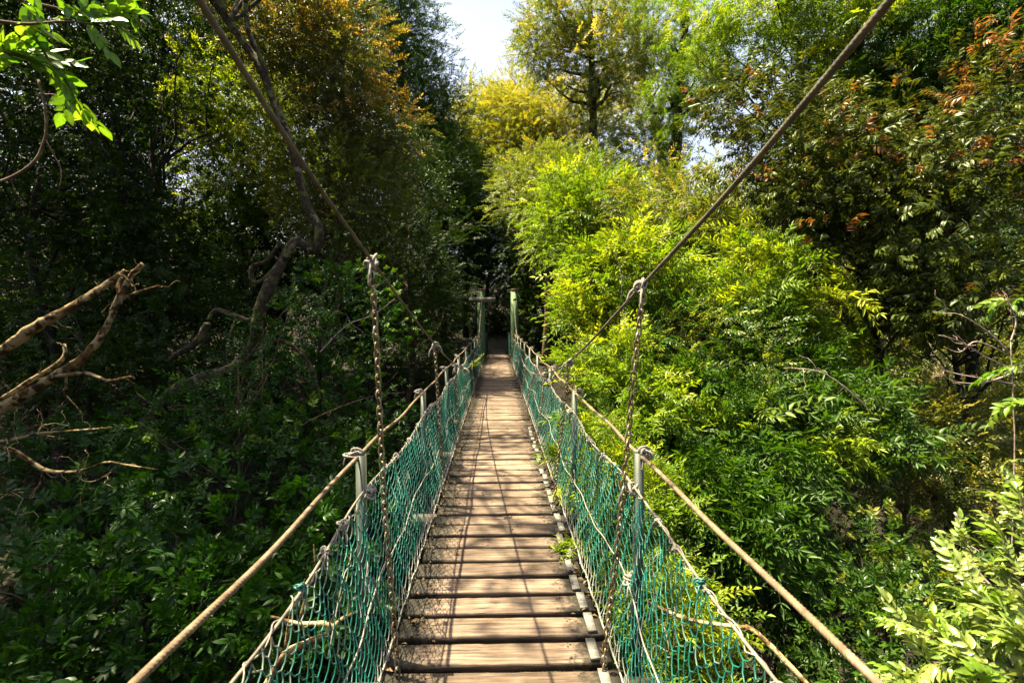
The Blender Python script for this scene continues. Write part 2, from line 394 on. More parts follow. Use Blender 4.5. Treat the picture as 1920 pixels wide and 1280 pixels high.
def spray_pinnate(geo, fronds=4, pairs=7, FL=.30, L=.085, droop=.35):
    s = Spray()
    for f in range(fronds):
        a = f / fronds * 6.283 + R_(-.4, .4)
        ax = np.array([math.cos(a) * .95, .35 + R_(-.1, .5), math.sin(a) * .6 + R_(-.05, .35)]); ax /= np.linalg.norm(ax)
        fl = FL * R_(.75, 1.1); sdv = np.cross(ax, (0, 0, 1)); sdv /= np.linalg.norm(sdv)
        pt = lambda t: ax * fl * t + np.array([0, 0, -droop * fl * t * t])
        s.stem([pt(0), pt(.5), pt(1)], .0016)
        for k in range(pairs):
            t = .18 + .8 * k / (pairs - 1); q = math.sin(min(1, .25 + t * .85) * 3.0)
            for sd in (-1, 1):
                s.leaf(geo, pt(t), ax * R_(.35, .75) + sdv * sd * .8 + np.array([0, 0, -.18 - .25 * t + R_(-.22, .22)]), L * (.65 + .45 * q) * R_(.75, 1.15), sd * .15 + R_(-.4, .4))
        s.leaf(geo, pt(1), ax + np.array([0, 0, -.5]), L)
    return s.done()


def spray_droop(geo, n=8, L=.13):
    s = Spray(); s.stem([(0, 0, 0), (0, .1, .02), (0, .2, 0)], .0025)
    for k in range(n):
        a = k * 2.4 + R_(-.3, .3); t = k / n
        s.leaf(geo, (0, .06 + .15 * t, 0), (math.cos(a) * .8, .6, -.55 + math.sin(a) * .35), L * R_(.7, 1.15), R_(-.5, .5))
    return s.done()


def spray_ball(geo, n=26, L=.10, R=.22):
    s = Spray()
    for k in range(n):
        d = rng.normal(size=3); d /= np.linalg.norm(d)
        s.leaf(geo, d * R * rng.random() ** .5 * (1, 1, .7), d + rng.normal(size=3) * .6 + (0, .2, .0), L * R_(.6, 1.15), R_(-1.5, 1.5))
    return s.done()


SP = {
    'rosette': [spray_rosette(leaf6(.42, .06, .18), 9, .092) for _ in range(3)],
    'rosette_s': [spray_rosette(leaf2(.42), 10, .075, .12) for _ in range(3)],
    'twig': [spray_twig(leaf2(.42), 12, .062) for _ in range(3)],
    'twig_f': [spray_twig(leaf2(.45), 13, .085, .36) for _ in range(3)],
    'pinnate': [spray_pinnate(leaf2(.24, .05, .2), n_, p_, l_, .082, d_) for n_, p_, l_, d_ in ((5, 4, .20, .5), (4, 5, .24, .7), (6, 4, .18, .4), (3, 6, .26, .8))],
    'tuft': [spray_rosette(leaf2(.28, .05, .25), 14, .078, .13) for _ in range(3)],
    'pinnate_n': [spray_pinnate(leaf6(.25, .05, .22), 4, 5, .20, .095, .6) for _ in range(3)],
    'droop': [spray_droop(leaf6(.31, .06, .28), 10, .108) for _ in range(3)],
    'ball': [spray_ball(leaf2(.45), 26, .10, .26) for _ in range(3)],
    'ball_l': [spray_ball(leaf2(.5), 24, .17, .42) for _ in range(3)],
    'near': [spray_twig(leaf10(.60, .08, .14), 7, .095, .17, .2, .7) for _ in range(4)],
    'curl': [spray_twig(leaf10(.52, .12, .5), 9, .070, .14, .35, .8) + () for _ in range(4)],
}


def bake(kind, pos, dirs, scale, tint=None, flush=None, roll=.6, upright=1.0):
    """instances of a spray baked into arrays: returns V, T, tint, flush"""
    pos = np.asarray(pos); n = len(pos); var = SP[kind]
    d = dirs / (np.linalg.norm(dirs, axis=1)[:, None] + 1e-9)
    x = np.cross(d, np.array([0, 0, 1.0])); ln = np.linalg.norm(x, axis=1)[:, None]; x = np.where(ln < 1e-3, np.array([1.0, 0, 0]), x / (ln + 1e-9)); z = np.cross(x, d)
    a = rng.normal(size=n) * roll; c, s = np.cos(a)[:, None], np.sin(a)[:, None]
    X = c * x + s * z; Z = -s * x + c * z
    B = np.stack([X, d, Z], 2) * np.asarray(scale)[:, None, None]
    which = rng.integers(0, len(var), n); OV = []; OT = []; OA = []; OF = []; off = 0
    tint = rng.random(n) if tint is None else tint; flush = np.zeros(n) if flush is None else flush
    for k, (V, T, A) in enumerate(var):
        sel = np.nonzero(which == k)[0]
        if not len(sel): continue
        vv = np.einsum('nij,mj->nmi', B[sel], V) + pos[sel][:, None, :]
        m = len(V); OV.append(vv.reshape(-1, 3)); OT.append((T[None] + (np.arange(len(sel)) * m)[:, None, None]).reshape(-1, 3) + off)
        OA.append(np.clip(A[None] * .55 + tint[sel][:, None] * .55 - .05, 0, 1).ravel())
        OF.append(np.clip(np.broadcast_to(flush[sel][:, None], (len(sel), m)) * (.55 + .6 * A[None]), 0, 1).ravel()); off += len(sel) * m
    return np.concatenate(OV), np.concatenate(OT), np.concatenate(OA), np.concatenate(OF)


def sphere_dirs(n):
    d = rng.normal(size=(n, 3)); return d / np.linalg.norm(d, axis=1)[:, None]


def px_blobs(bl):
    out = []
    for b in bl:
        px, py, d, rx, ry, rd = b[:6]
        out.append((P(px, py, d), np.array([rx / F * d, rd, ry / F * d])))
    return out


LEAVES = [0]


def foliage(blobs, kind, n, cr, scale=1.0, flat=.65, flush=0.0, inner=.35, up=.25, keep=None):
    """clumped sprays filling ellipsoid blobs; returns arrays and clump centres"""
    vol = np.array([np.prod(r) ** (2 / 3) for c, r in blobs]); vol /= vol.sum()
    PV = []; DV = []; CC = []; FL = []; TI = []
    for (c, r), w in zip(blobs, vol):
        nb = max(6, int(n * w)); per = 9; nc = max(3, nb // per)
        d = sphere_dirs(nc); ph = rng.random(3) * 6.3
        lump = 1 + .22 * np.sin(d[:, 0] * 4.1 + ph[0]) * np.sin(d[:, 2] * 4.7 + ph[1]) + .14 * np.sin(d[:, 1] * 7 + d[:, 2] * 5 + ph[2]) + rng.normal(size=nc) * .13 + (rng.random(nc) < .07) * .22
        rad = (inner + (1 - inner) * rng.random(nc) ** .45) * lump
        cc = c + d * r * rad[:, None]
        CC.append(cc)
        ct = rng.random(nc); cf = (rng.random(nc) < flush * np.clip(.5 + d[:, 2] * .9 + (rad - .7) * .8, .05, 1.6)) * (.45 + .55 * rng.random(nc))
        idx = np.repeat(np.arange(nc), per)
        o = rng.normal(size=(len(idx), 3)) * cr * (1, 1, flat) * .62
        p = cc[idx] + o
        dv = o / cr * .8 + d[idx] * .75 + (0, 0, up) + rng.normal(size=o.shape) * .45
        PV.append(p); DV.append(dv); FL.append(cf[idx] * (rng.random(len(idx)) < .8)); TI.append(np.clip(ct[idx] * .6 + rng.random(len(idx)) * .4, 0, 1))
    p = np.concatenate(PV); dv = np.concatenate(DV); fl = np.concatenate(FL); ti = np.concatenate(TI)
    ok = ~((np.abs(p[:, 0] - .015) < .78) & (p[:, 2] > -.5) & (p[:, 2] < 2.6) & (p[:, 1] > -2) & (p[:, 1] < 27.5))
    ok &= p[:, 2] > ground_z(p[:, 0], p[:, 1]) - .05
    if keep is not None: ok &= keep(p)
    p, dv, fl, ti = p[ok], dv[ok], fl[ok], ti[ok]
    sc_ = scale * rng.uniform(.75, 1.2, len(p))
    if isinstance(kind, str): kind = [(kind, 1.0, 1.0)]
    cut = np.cumsum([k[1] for k in kind]); pick = np.searchsorted(cut / cut[-1], rng.random(len(p))); o = []; off = 0
    for q, (kn, _, ks) in enumerate(kind):
        m_ = pick == q
        if not m_.any(): continue
        LEAVES[0] += int(m_.sum()) * len(SP[kn][0][1])
        v_, t_, a_, f_ = bake(kn, p[m_], dv[m_], sc_[m_] * ks, ti[m_], fl[m_], roll=.8); o.append((v_, t_ + off, a_, f_)); off += len(v_)
    return tuple(np.concatenate([x[i] for x in o]) for i in range(4)), np.concatenate(CC)


def wob(a, b, n, amp):
    t = np.linspace(0, 1, n)[:, None]; p = a + (b - a) * t
    ph = rng.random((2, 3)) * 6.3
    L = np.linalg.norm(b - a)
    return p + amp * L * np.sin(t * math.pi) * (np.sin(t * 5 + ph[0]) * .6 + np.sin(t * 11 + ph[1]) * .35)


def plant(name, label, cat, blobs, kind, n, cr, mat, scale=1.0, trunk_r=.08, bark='bark_dark', base=None, limbs=14, group=None, flush=0.0,
          part='crown', stem='trunk', trunk_path=None, inner=.35, up=.25, flat=.65, px=True, keep=None):
    bl = px_blobs(blobs) if px else [(np.array(c, float), np.array(r, float)) for c, r in blobs]
    cen = np.mean([b[0] for b in bl], 0)
    if base is None: base = (cen[0], cen[1])
    gz = float(ground_z(base[0], base[1])); b0 = np.array([base[0], base[1], gz - .15])
    root = empty(name, tuple(b0)); tag(root, label, cat, group)
    (V, T, A, FLS), CC = foliage(bl, kind, n, cr, scale, flat, flush, inner, up, keep)
    mk(part, V - b0, T, None, LM[mat], root, {'tint': A, 'flush': FLS})
    mb = MB()
    top = cen + (0, 0, .3 * bl[0][1][2])
    if trunk_path is None: tp = wob(b0, top, 14, .035)
    else: tp = np.concatenate([[b0], spline(trunk_path, 22)])
    rr = trunk_r * np.linspace(1.15, .35, len(tp)); mb.tube(tp, rr, 9, rough=.12)
    sel = CC[rng.choice(len(CC), min(limbs, len(CC)), replace=False)] if limbs else []
    for c in sel:
        hh = np.linalg.norm(tp - c, axis=1); ok = tp[:, 2] < c[2] + .2
        hh = np.where(ok, hh, 1e3) if ok.any() else hh
        i = int(np.argmin(hh)); i = max(2, i - random.randint(0, 2)); i = min(i, len(tp) - 1)
        q = wob(tp[i], c, 8, .10); r0 = rr[i] * R_(.35, .6); mb.tube(q, np.linspace(r0, max(.006, r0 * .15), 8), 6, rough=.1, cap=False)
    mb.build(stem, W[bark], root, True, b0)
    return root


# ------------------------------------------------------------------ world, sun
sun_dir = np.array([-.43, .12, 1.0]); sun_dir /= np.linalg.norm(sun_dir)
el = math.asin(sun_dir[2]); az = math.atan2(sun_dir[0], sun_dir[1])
w = bpy.data.worlds.new('World'); sc.world = w; w.use_nodes = True
nt = w.node_tree; nt.nodes.clear()
sky = nt.nodes.new('ShaderNodeTexSky'); sky.sky_type = 'NISHITA'; sky.sun_disc = False; sky.sun_elevation = el; sky.sun_rotation = az
sky.air_density = 1.0; sky.dust_density = 6.0; sky.ozone_density = 1.0
bg = nt.nodes.new('ShaderNodeBackground'); bg.inputs[1].default_value = .05
wo = nt.nodes.new('ShaderNodeOutputWorld'); 
# pale summer haze low in the sky: whiter towards the horizon
tcw = nt.nodes.new('ShaderNodeTexCoord'); sxw = nt.nodes.new('ShaderNodeSeparateXYZ'); nt.links.new(tcw.outputs['Generated'], sxw.inputs[0])
mrw = nt.nodes.new('ShaderNodeMapRange'); mrw.interpolation_type = 'SMOOTHSTEP'; mrw.inputs[1].default_value = .42; mrw.inputs[2].default_value = .68; mrw.inputs[3].default_value = 1; mrw.inputs[4].default_value = 0
nt.links.new(sxw.outputs[2], mrw.inputs[0])
adw = nt.nodes.new('ShaderNodeMix'); adw.data_type = 'RGBA'; adw.blend_type = 'ADD'; adw.inputs[7].default_value = (1.7, 1.7, 1.8, 1)
nt.links.new(mrw.outputs[0], adw.inputs[0]); nt.links.new(sky.outputs[0], adw.inputs[6])
nt.links.new(adw.outputs[2], bg.inputs[0]); nt.links.new(bg.outputs[0], wo.inputs[0])
sl = bpy.data.lights.new('sun', 'SUN'); sl.energy = 5.0; sl.angle = math.radians(.53); sl.color = (1, .87, .60)
so = bpy.data.objects.new('sun', sl); COL.objects.link(so); so.rotation_euler = Vector(sun_dir).to_track_quat('Z', 'Y').to_euler(); so.location = (-20, 12, 40)
sc.view_settings.view_transform = 'Standard'; sc.view_settings.look = 'None'; sc.view_settings.exposure = 2.35; sc.view_settings.gamma = 1
sc.view_settings.use_curve_mapping = False
sc.cycles.max_bounces = 7; sc.cycles.diffuse_bounces = 4; sc.cycles.glossy_bounces = 2; sc.cycles.transmission_bounces = 4; sc.cycles.transparent_max_bounces = 4
sc.cycles.caustics_reflective = False; sc.cycles.caustics_refractive = False; sc.cycles.sample_clamp_indirect = 6
sc.cycles.use_denoising = True; sc.cycles.use_adaptive_sampling = True; sc.cycles.adaptive_threshold = .015

# ------------------------------------------------------------------ ground
gx = np.concatenate([np.linspace(-400, -45, 14), np.linspace(-42, 42, 120), np.linspace(45, 400, 14)])
gy = np.concatenate([np.linspace(-300, -22, 12), np.linspace(-20, 70, 130), np.linspace(75, 500, 14)])
X, Y = np.meshgrid(gx, gy); Z = ground_z(X, Y)
V = np.stack([X, Y, Z], -1).reshape(-1, 3); nx_ = len(gx); ii, jj = np.meshgrid(np.arange(len(gy) - 1), np.arange(nx_ - 1), indexing='ij'); a = (ii * nx_ + jj).ravel()
tag(mk('ground', V, None, np.stack([a, a + 1, a + nx_ + 1, a + nx_], 1), W['soil'], smooth=True), kind='structure')
# path beyond the landing
py_ = np.linspace(26.4, 33, 30); cxp = .02 + .12 * np.maximum(py_ - 29, 0) ** 1.2 * .3
Vp = np.concatenate([[(c - .55, y, float(ground_z(c - .55, y)) + .02), (c + .55, y, float(ground_z(c + .55, y)) + .02)] for c, y in zip(cxp, py_)])
Qp = [(2 * k, 2 * k + 1, 2 * k + 3, 2 * k + 2) for k in range(29)]
tag(mk('footpath', Vp, None, Qp, W['pathsoil'], smooth=True), kind='structure')

# ------------------------------------------------------------------ bridge
bridge = empty('suspension_footbridge', (0, 0, 0))
tag(bridge, 'narrow plank suspension footbridge with green netting, tan ropes and hanging chains', 'footbridge')
CX = .015; HW = .525
Y0, Y1 = -1.4, 20.35
POST_Y = [2.37 + 2.01 * k for k in range(9)]
CH_Y = [2.22 + 2.0 * k for k in range(9)]


def plank_mesh(seed):
    r = np.random.default_rng(seed); nx, L, Wd, H = 26, 2 * HW, .156, .042
    xs = np.linspace(-L / 2, L / 2, nx); e0 = np.cumsum(r.normal(size=nx)) * .0007; e1 = np.cumsum(r.normal(size=nx)) * .0007
    tz = np.sin(xs * 3 + r.random() * 6) * .002 + r.normal(size=nx) * .0006
    if seed % 3 == 0: e0[9:13] += .012 * np.array([.4, 1, .8, .3]) * r.random()
    ring = []
    for k, x in enumerate(xs):
        f, b = -Wd / 2 + e0[k], Wd / 2 + e1[k]; c = .005
        ring += [(x, f, -H), (x, f, -c + tz[k]), (x, f + c, tz[k]), (x, 0, tz[k] + .001), (x, b - c, tz[k]), (x, b, -c + tz[k]), (x, b, -H)]
    n = 7; Q = []
    for k in range(nx - 1):
        for j in range(n):
            Q.append((k * n + j, k * n + (j + 1) % n, (k + 1) * n + (j + 1) % n, (k + 1) * n + j))
    V = np.array(ring); T = []
    V = np.concatenate([V, [V[:n].mean(0)], [V[-n:].mean(0)]])
    nb = len(V)
    for j in range(n):
        T.append((len(V) - 2, (j + 1) % n, j)); o = (nx - 1) * n; T.append((len(V) - 1, o + j, o + (j + 1) % n))
    for nx0 in (-.345, -.335, .36, .35):
        for ny0 in (-.045, .045):
            cx0, cy0 = nx0 + r.normal() * .006, ny0 + r.normal() * .008; t8 = np.arange(8) / 8 * 2 * np.pi
            V = np.concatenate([V, np.stack([cx0 + .0055 * np.cos(t8), cy0 + .0055 * np.sin(t8), np.full(8, .0018)], 1), [[cx0, cy0, .0026]]]); o = len(V) - 9
            T += [(o + 8, o + q, o + (q + 1) % 8) for q in range(8)]
    A = np.zeros(len(V)); A[nb:] = 1
    return V, T, Q, A


PM = []
for s_ in range(7):
    PM.append(plank_mesh(s_))
pitch = .205; y = Y0; k = 0
cleat_me = None
plank_me = [None] * 7
def plank_obj(parent, i):
    global plank_me
    if plank_me[i] is None:
        o = mk('plank', PM[i][0], PM[i][1], PM[i][2], W['plank'], parent, {'nail': PM[i][3]}); plank_me[i] = o; return o
    o = plank_me[i].copy(); COL.objects.link(o); o.parent = parent; return o
def cleat_obj(parent):
    global cleat_me
    if cleat_me is None:
        mb = MB(); mb.box((-.022, -.075, 0), (.022, .075, .016)); cleat_me = mb.build('cleat', W['board'], parent); return cleat_me
    o = cleat_me.copy(); COL.objects.link(o); o.parent = parent; return o
y = 1.35
while y < Y1:
    o = plank_obj(bridge, random.randrange(7))
    o.location = (CX + R_(-.012, .012), y, R_(-.004, .003)); o.rotation_euler = (R_(-.012, .012), R_(-.006, .006), R_(-.012, .014))
    sx = R_(.985, 1.02); o.scale = (sx * random.choice((1, -1)), R_(.97, 1.03), 1)
    if y < 7.5 and random.random() < .93:
        c = cleat_obj(o); c.location = (math.copysign((.458 + R_(-.006, .006)) / abs(o.scale[0]), o.scale[0]), R_(-.008, .008), .0025)
    y += pitch + R_(-.005, .006); k += 1
# deck planks under and behind the camera's feet: same kind of plank
yy = 1.35 - pitch
while yy > Y0:
    o = plank_obj(bridge, random.randrange(7)); o.location = (CX, yy, R_(-.003, .003)); o.rotation_euler = (0, 0, R_(-.01, .01)); yy -= pitch

for yb in POST_Y + [2.37 - 2.01]:
    mb = MB(); mb.box((-.72 + CX, yb - .20, -.115), (.72 + CX, yb - .10, -.047)); mb.build('bearer', W['beam'], bridge)
for sx in (-.33, .36):
    mb = MB(); mb.tube([(sx, Y0, -.128), (sx, 8, -.128), (sx, Y1, -.128)], .0125, 7, strands=0); mb.build('deck_cable', W['cable'], bridge)


def knot(scale=1.0, seed=0, wide=1.0):
    r = np.random.default_rng(seed); mb = MB()
    for k in range(6):
        ax = sphere = r.normal(size=3); ax /= np.linalg.norm(ax); u = np.cross(ax, r.normal(size=3)); u /= np.linalg.norm(u); v = np.cross(ax, u)
        t = np.linspace(0, 2 * math.pi, 12, endpoint=False)[:, None]
        a, b = r.uniform(.017, .028), r.uniform(.012, .022)
        p = (u * np.cos(t) * a + v * np.sin(t) * b) + r.normal(size=3) * .007; p[:, 0] *= wide
        mb.tube(p * scale, .0055 * scale, 6, closed=True)
    for k in range(2):
        d = r.normal(size=3); d[2] = -abs(d[2]) * .6; d /= np.linalg.norm(d)
        p = spline([(0, 0, 0), d * .03, d * .05 + (0, 0, -.015), d * .06 + (0, 0, -.05)], 8); mb.tube(p * scale, .0045 * scale, 5)
    return mb


RAIL_Z = .955
def rail_z(y): return RAIL_Z + .035 * sst(2.4, 14, y)
XL, XR = -.632, .668
for side, xs in (('l', XL), ('r', XR)):
    sg = -1 if side == 'l' else 1
    ys = np.concatenate([np.linspace(-1.5, .9, 60), np.arange(.92, 4.2, .0022), np.linspace(4.22, 20.5, 260)])
    sag = .012 * np.sin((ys - POST_Y[0]) / 2.01 * math.pi) ** 2
    pts = np.stack([np.full_like(ys, xs + sg * .012), ys, rail_z(ys) - sag + .004], 1)
    mb = MB(); pts[:, 0] += .006 * np.sin(ys * 2.1 + sg) + .004 * np.sin(ys * 6.3 + sg); pts[:, 2] += .007 * np.sin(ys * 3.7 + sg * 2) * (1 if sg > 0 else .4); mb.tube(pts, .0084, 12, strands=3, lay=.036, depth=.12, a=.5 + .5 * np.sin(ys * 3)); mb.build('handrail_rope', W['rope'], bridge, True)
    # main cable
    if side == 'l':
        K = [(-.53, -3.2, 2.08), (-.53, -1.2, 1.32), (-.528, .95, .565), (-.534, 2.22, .245), (-.513, 4.22, -.21), (-.506, 6.22, -.563), (-.505, 8.22, -.81), (-.505, 10.22, -.90), (-.515, 12.22, -.84), (-.53, 14.22, -.68), (-.56, 16.22, -.38), (-.59, 18.22, .10), (-.60, 20.2, .70)]
    else:
        K = [(.66, -3.2, 1.95), (.66, -1.2, 1.24), (.65, .85, .525), (.634, 2.22, .146), (.597, 4.22, -.357), (.579, 6.22, -.67), (.567, 8.22, -.885), (.556, 10.22, -.95), (.562, 12.22, -.865), (.585, 14.22, -.69), (.61, 16.22, -.40), (.64, 18.22, .06), (.66, 20.2, .70)]
    K = np.array(K); K[:, 2] += EYE
    cp = spline(K, 3000); q_ = np.concatenate([np.where(cp[:, 1] < .5)[0][::40], np.where((cp[:, 1] >= .5) & (cp[:, 1] < 3.4))[0], np.where(cp[:, 1] >= 3.4)[0][::9]]); cfine = []
    near_ = cp[(cp[:, 1] >= .5) & (cp[:, 1] < 3.4)]; near_ = spline(near_[::8], 1700)
    cp = np.concatenate([cp[cp[:, 1] < .5][::40], near_, cp[cp[:, 1] >= 3.4][::9]])
    mb = MB(); mb.tube(cp, .0066 if side == 'l' else .0073, 14, strands=5, lay=.060, depth=.09); mc = mb.build('main_cable', W['cable'], bridge, True)
    # hanger chains
    for n_, yc in enumerate(CH_Y):
        i = int(np.argmin(np.abs(cp[:, 1] - yc))); top = cp[i] - (0, 0, .045)
        bot = np.array([sg * .455 + CX, yc, -.06]); Lc = np.linalg.norm(top - bot)
        pit_ = .0345; nl = int(Lc / pit_) + 1; mbc = MB()
        bow = rng.normal() * .01
        for q in range(nl):
            t = (q + .5) / nl; c = top + (bot - top) * t + np.array([0, 0, 0]) + np.array([bow * math.sin(t * 3.14), .012 * math.sin(t * 9 + n_), 0])
            ax = (bot - top) / Lc; u = np.cross(ax, (0, 1, 0)); u /= np.linalg.norm(u); v = np.cross(ax, u)
            ang = (q % 2) * math.pi / 2 + .6 + .25 * math.sin(q * .5 + n_); wv = u * math.cos(ang) + v * math.sin(ang)
            th = np.linspace(0, 2 * math.pi, 10 if n_ < 3 else 7, endpoint=False)
            hl, hw = pit_ * .70, .0125
            pp = c + np.sign(np.cos(th))[:, None] * np.abs(np.cos(th))[:, None] ** .7 * hl * ax + np.sin(th)[:, None] * hw * wv
            mbc.tube(pp, .0042, 6 if n_ < 2 else 5, closed=True)
        ch = mbc.build('hanger_chain', W['chain'], bridge, True)
        kb = knot(1.15, 40 + n_ + (20 if sg > 0 else 0)); kb.build('cord_lashing', W['white'], ch, True, off=-(cp[i] - (0, 0, .01)))
    # stanchions: L-angle uprights
    for n_, yp in enumerate(POST_Y):
        mb = MB(); h = float(rail_z(yp)) + .012; ww = .040; t = .006
        mb.box((xs - .02, yp - .02, -.10), (xs + .02, yp - .02 + t, h)); 
        mb.box((xs + .02 - t, yp - .02 + t, -.10), (xs + .02, yp + .02, h))
        mb.box((xs - .02, yp - .02 + t, -.10), (xs - .02 + t, yp + .02, h - .0))
        st = mb.build('stanchion', W['steel'], bridge)
        kb = knot(.9, n_ + (10 if sg > 0 else 0), 1.9); kb.build('rail_lashing', W['white'], st, True, off=(-(xs + sg * .03), -yp, -(h + .005)))
        kb = knot(1.15, 70 + n_ + (10 if sg > 0 else 0)); kb.build('net_lashing', W['white'], st, True, off=(-(xs - sg * .035), -(yp - .005), -.80))
        if n_ < 4:
            kb = knot(.95, 90 + n_ + (10 if sg > 0 else 0)); kb.build('net_lashing', W['white'], st, True, off=(-(xs - sg * .04), -(yp - .005), -.36))
    # ---- netting
    def top_xz(y):
        ph = (y - POST_Y[0]) / 2.01 * math.pi
        return xs - sg * (.022 + .010 * np.sin(ph) ** 2), .80 - .03 * np.sin(ph) ** 2 + .02 * sst(4, 16, y)
    def net_pt(y, v):   # v 0 bottom .. 1 top
        tx, tz = top_xz(y); bx = CX + sg * (HW + .006); bz = .012
        x = bx + (tx - bx) * v ** .8; z = bz + (tz - bz) * v
        bul = np.sin(v * math.pi) * (.022 * np.sin(y * 2.3 + (1 if sg > 0 else 0)) + .014 * np.sin(y * 5.1 + v * 4) + .010)
        return np.stack([x + sg * bul, y + .012 * np.sin(v * 9 + y * 6), z + .006 * np.sin(y * 17 + v * 7)], -1)
    c = .064; rows = 18; ycol = np.arange(-1.2, 20.3, c); mbn = MB()
    # all half-mesh edges as short curved tubes, vectorised
    J, I = np.meshgrid(np.arange(rows), np.arange(len(ycol)), indexing='ij'); J = J.ravel(); I = I.ravel()
    segs = []
    for dlt in (-.5, .5):
        off0 = (J % 2) * .5; y0 = ycol[I] + off0 * c; y1 = y0 + dlt * c
        v0 = J / rows; v1 = (J + 1) / rows
        jit = lambda yy, vv: np.sin(yy * 131.7 + vv * 57.3) * .013
        jz = lambda yy, vv: np.stack([np.sin(yy * 61 + vv * 33) * .006, 0 * yy, np.sin(yy * 97.3 + vv * 41) * .011], -1)
        A0 = net_pt(y0 + jit(y0, v0), v0) + jz(y0, v0); A1 = net_pt(y1 + jit(y1, v1), v1) + jz(y1, v1)
        mid = (A0 + A1) / 2 + np.stack([0 * y0, dlt * c * .42 + 0 * y0, -.014 + 0 * y0], -1)
        segs.append((A0, mid, A1, v0))
    A0 = np.concatenate([s[0] for s in segs]); Mi = np.concatenate([s[1] for s in segs]); A1 = np.concatenate([s[2] for s in segs]); v0 = np.concatenate([s[3] for s in segs])
    q1 = .5 * A0 + .5 * Mi; 
    Pn = np.stack([A0, .25 * A0 + .5 * Mi + .25 * A1 , A1], 1)     # (n,3,3)
    nE = len(Pn); rad = .0023; k4 = np.arange(4) / 4 * 2 * math.pi
    tgn = A1 - A0; tgn /= np.linalg.norm(tgn, axis=1)[:, None]; nx1 = np.cross(tgn, (1.0, 0, 0.0)); nx1 /= np.linalg.norm(nx1, axis=1)[:, None]; bx1 = np.cross(tgn, nx1)
    ring = rad * (np.cos(k4)[None, :, None] * nx1[:, None] + np.sin(k4)[None, :, None] * bx1[:, None])     # n,4,3
    VV = (Pn[:, :, None, :] + ring[:, None, :, :]).reshape(-1, 3)
    base = (np.arange(nE) * 12)[:, None, None]; jj_ = np.arange(4); 
    qd = np.stack([jj_, (jj_ + 1) % 4, (jj_ + 1) % 4 + 4, jj_ + 4], -1); qd = np.concatenate([qd, qd + 4])
    QQ = (base + qd[None]).reshape(-1, 4)
    ymid = Pn[:, 1, 1]
    wh = np.clip((v0 - .93) * 4.5 + .6 * np.sin(ymid * 1.7 + sg) - .1 + rng.normal(size=nE) * .25, 0, .95) * (v0 > .62) + (rng.random(nE) < .04) * .5 + (v0 < .06) * .8
    mbn.add(VV, Q=QQ, a=np.repeat(np.clip(wh, 0, 1), 12)); mbn.build('side_net', W['net'], bridge, True)
    # ropes of the net: top, middle, bottom
    ys = np.concatenate([np.linspace(-1.2, 5, 150), np.linspace(5.05, 20.4, 150)])
    tx, tz = top_xz(ys); mb = MB(); mb.tube(np.stack([tx + .004 * np.sin(ys * 5), ys, tz + .004 + .005 * np.sin(ys * 3.3)], 1), .0044, 8, strands=3, lay=.07, depth=.12)
    nr = mb.build('net_rope', W['oldrope'], bridge, True)
    mb = MB()
    th = np.arange(0, (13.0 + 1.0) / .11 * 2 * math.pi, .62); yl = -1.0 + th / (2 * math.pi) * .11 + .035 * np.sin(th * .237); x_, z_ = top_xz(yl)
    rw = .008 + .004 * np.sin(th * .21) ** 2; p = np.stack([x_ + rw * np.cos(th), yl, z_ + .002 + (rw * 1.2) * np.sin(th) - .016 * np.sin(th * .113) ** 8], 1); mb.tube(p, .0021, 5)
    mb.build('lashing_cord', W['white'], nr, True)
    for q, yk in enumerate((1.55, 1.78, 2.0, 2.72, 3.05, 3.5, 3.9, 4.7, 5.3)):
        x_, z_ = top_xz(np.array(yk + R_(-.06, .06))); kb = knot(R_(.5, .75), 200 + q + (20 if sg > 0 else 0)); kb.build('cord_knot', W['white'] if q % 3 else W['net'], nr, True, off=(-float(x_), -yk, -float(z_)))
    mid = net_pt(ys, np.full_like(ys, .45) - .03 * np.sin((ys - POST_Y[0]) / 2.01 * math.pi) ** 2) - np.array([sg * .012, 0, 0])
    mb = MB(); mb.tube(mid, .0030, 7, strands=3, lay=.06); mb.build('net_rope', W['white'], bridge, True)
    bot = net_pt(ys, np.full_like(ys, .0)) + np.stack([0 * ys, 0 * ys, .006 + .008 * np.sin(ys * 21)], 1)
    mb = MB(); mb.tube(bot, .0042, 7, strands=3, lay=.06); mb.build('net_rope', W['white'], bridge, True)

# frayed loose cords hanging on the near nets
for sg, xs in ((-1, XL), (1, XR)):
    for k in range(7):
        yl = R_(1.6, 5.2); z0 = R_(.25, .80); x0 = xs - sg * R_(.015, .05) ; mb = MB()
        p = [(x0, yl, z0), (x0 - sg * R_(0, .03), yl + R_(-.08, .08), z0 - R_(.03, .1)), (x0 - sg * R_(0, .03) + sg * .01, yl + R_(-.15, .15), z0 - R_(.08, .22)), (x0 - sg * R_(-.01, .02), yl + R_(-.22, .22), max(.06, z0 - R_(.02, .3)))]
        mb.tube(spline(p, 14), .0022, 5); mb.build('loose_cord', W['white'] if k % 3 else W['oldrope'], bridge, True)

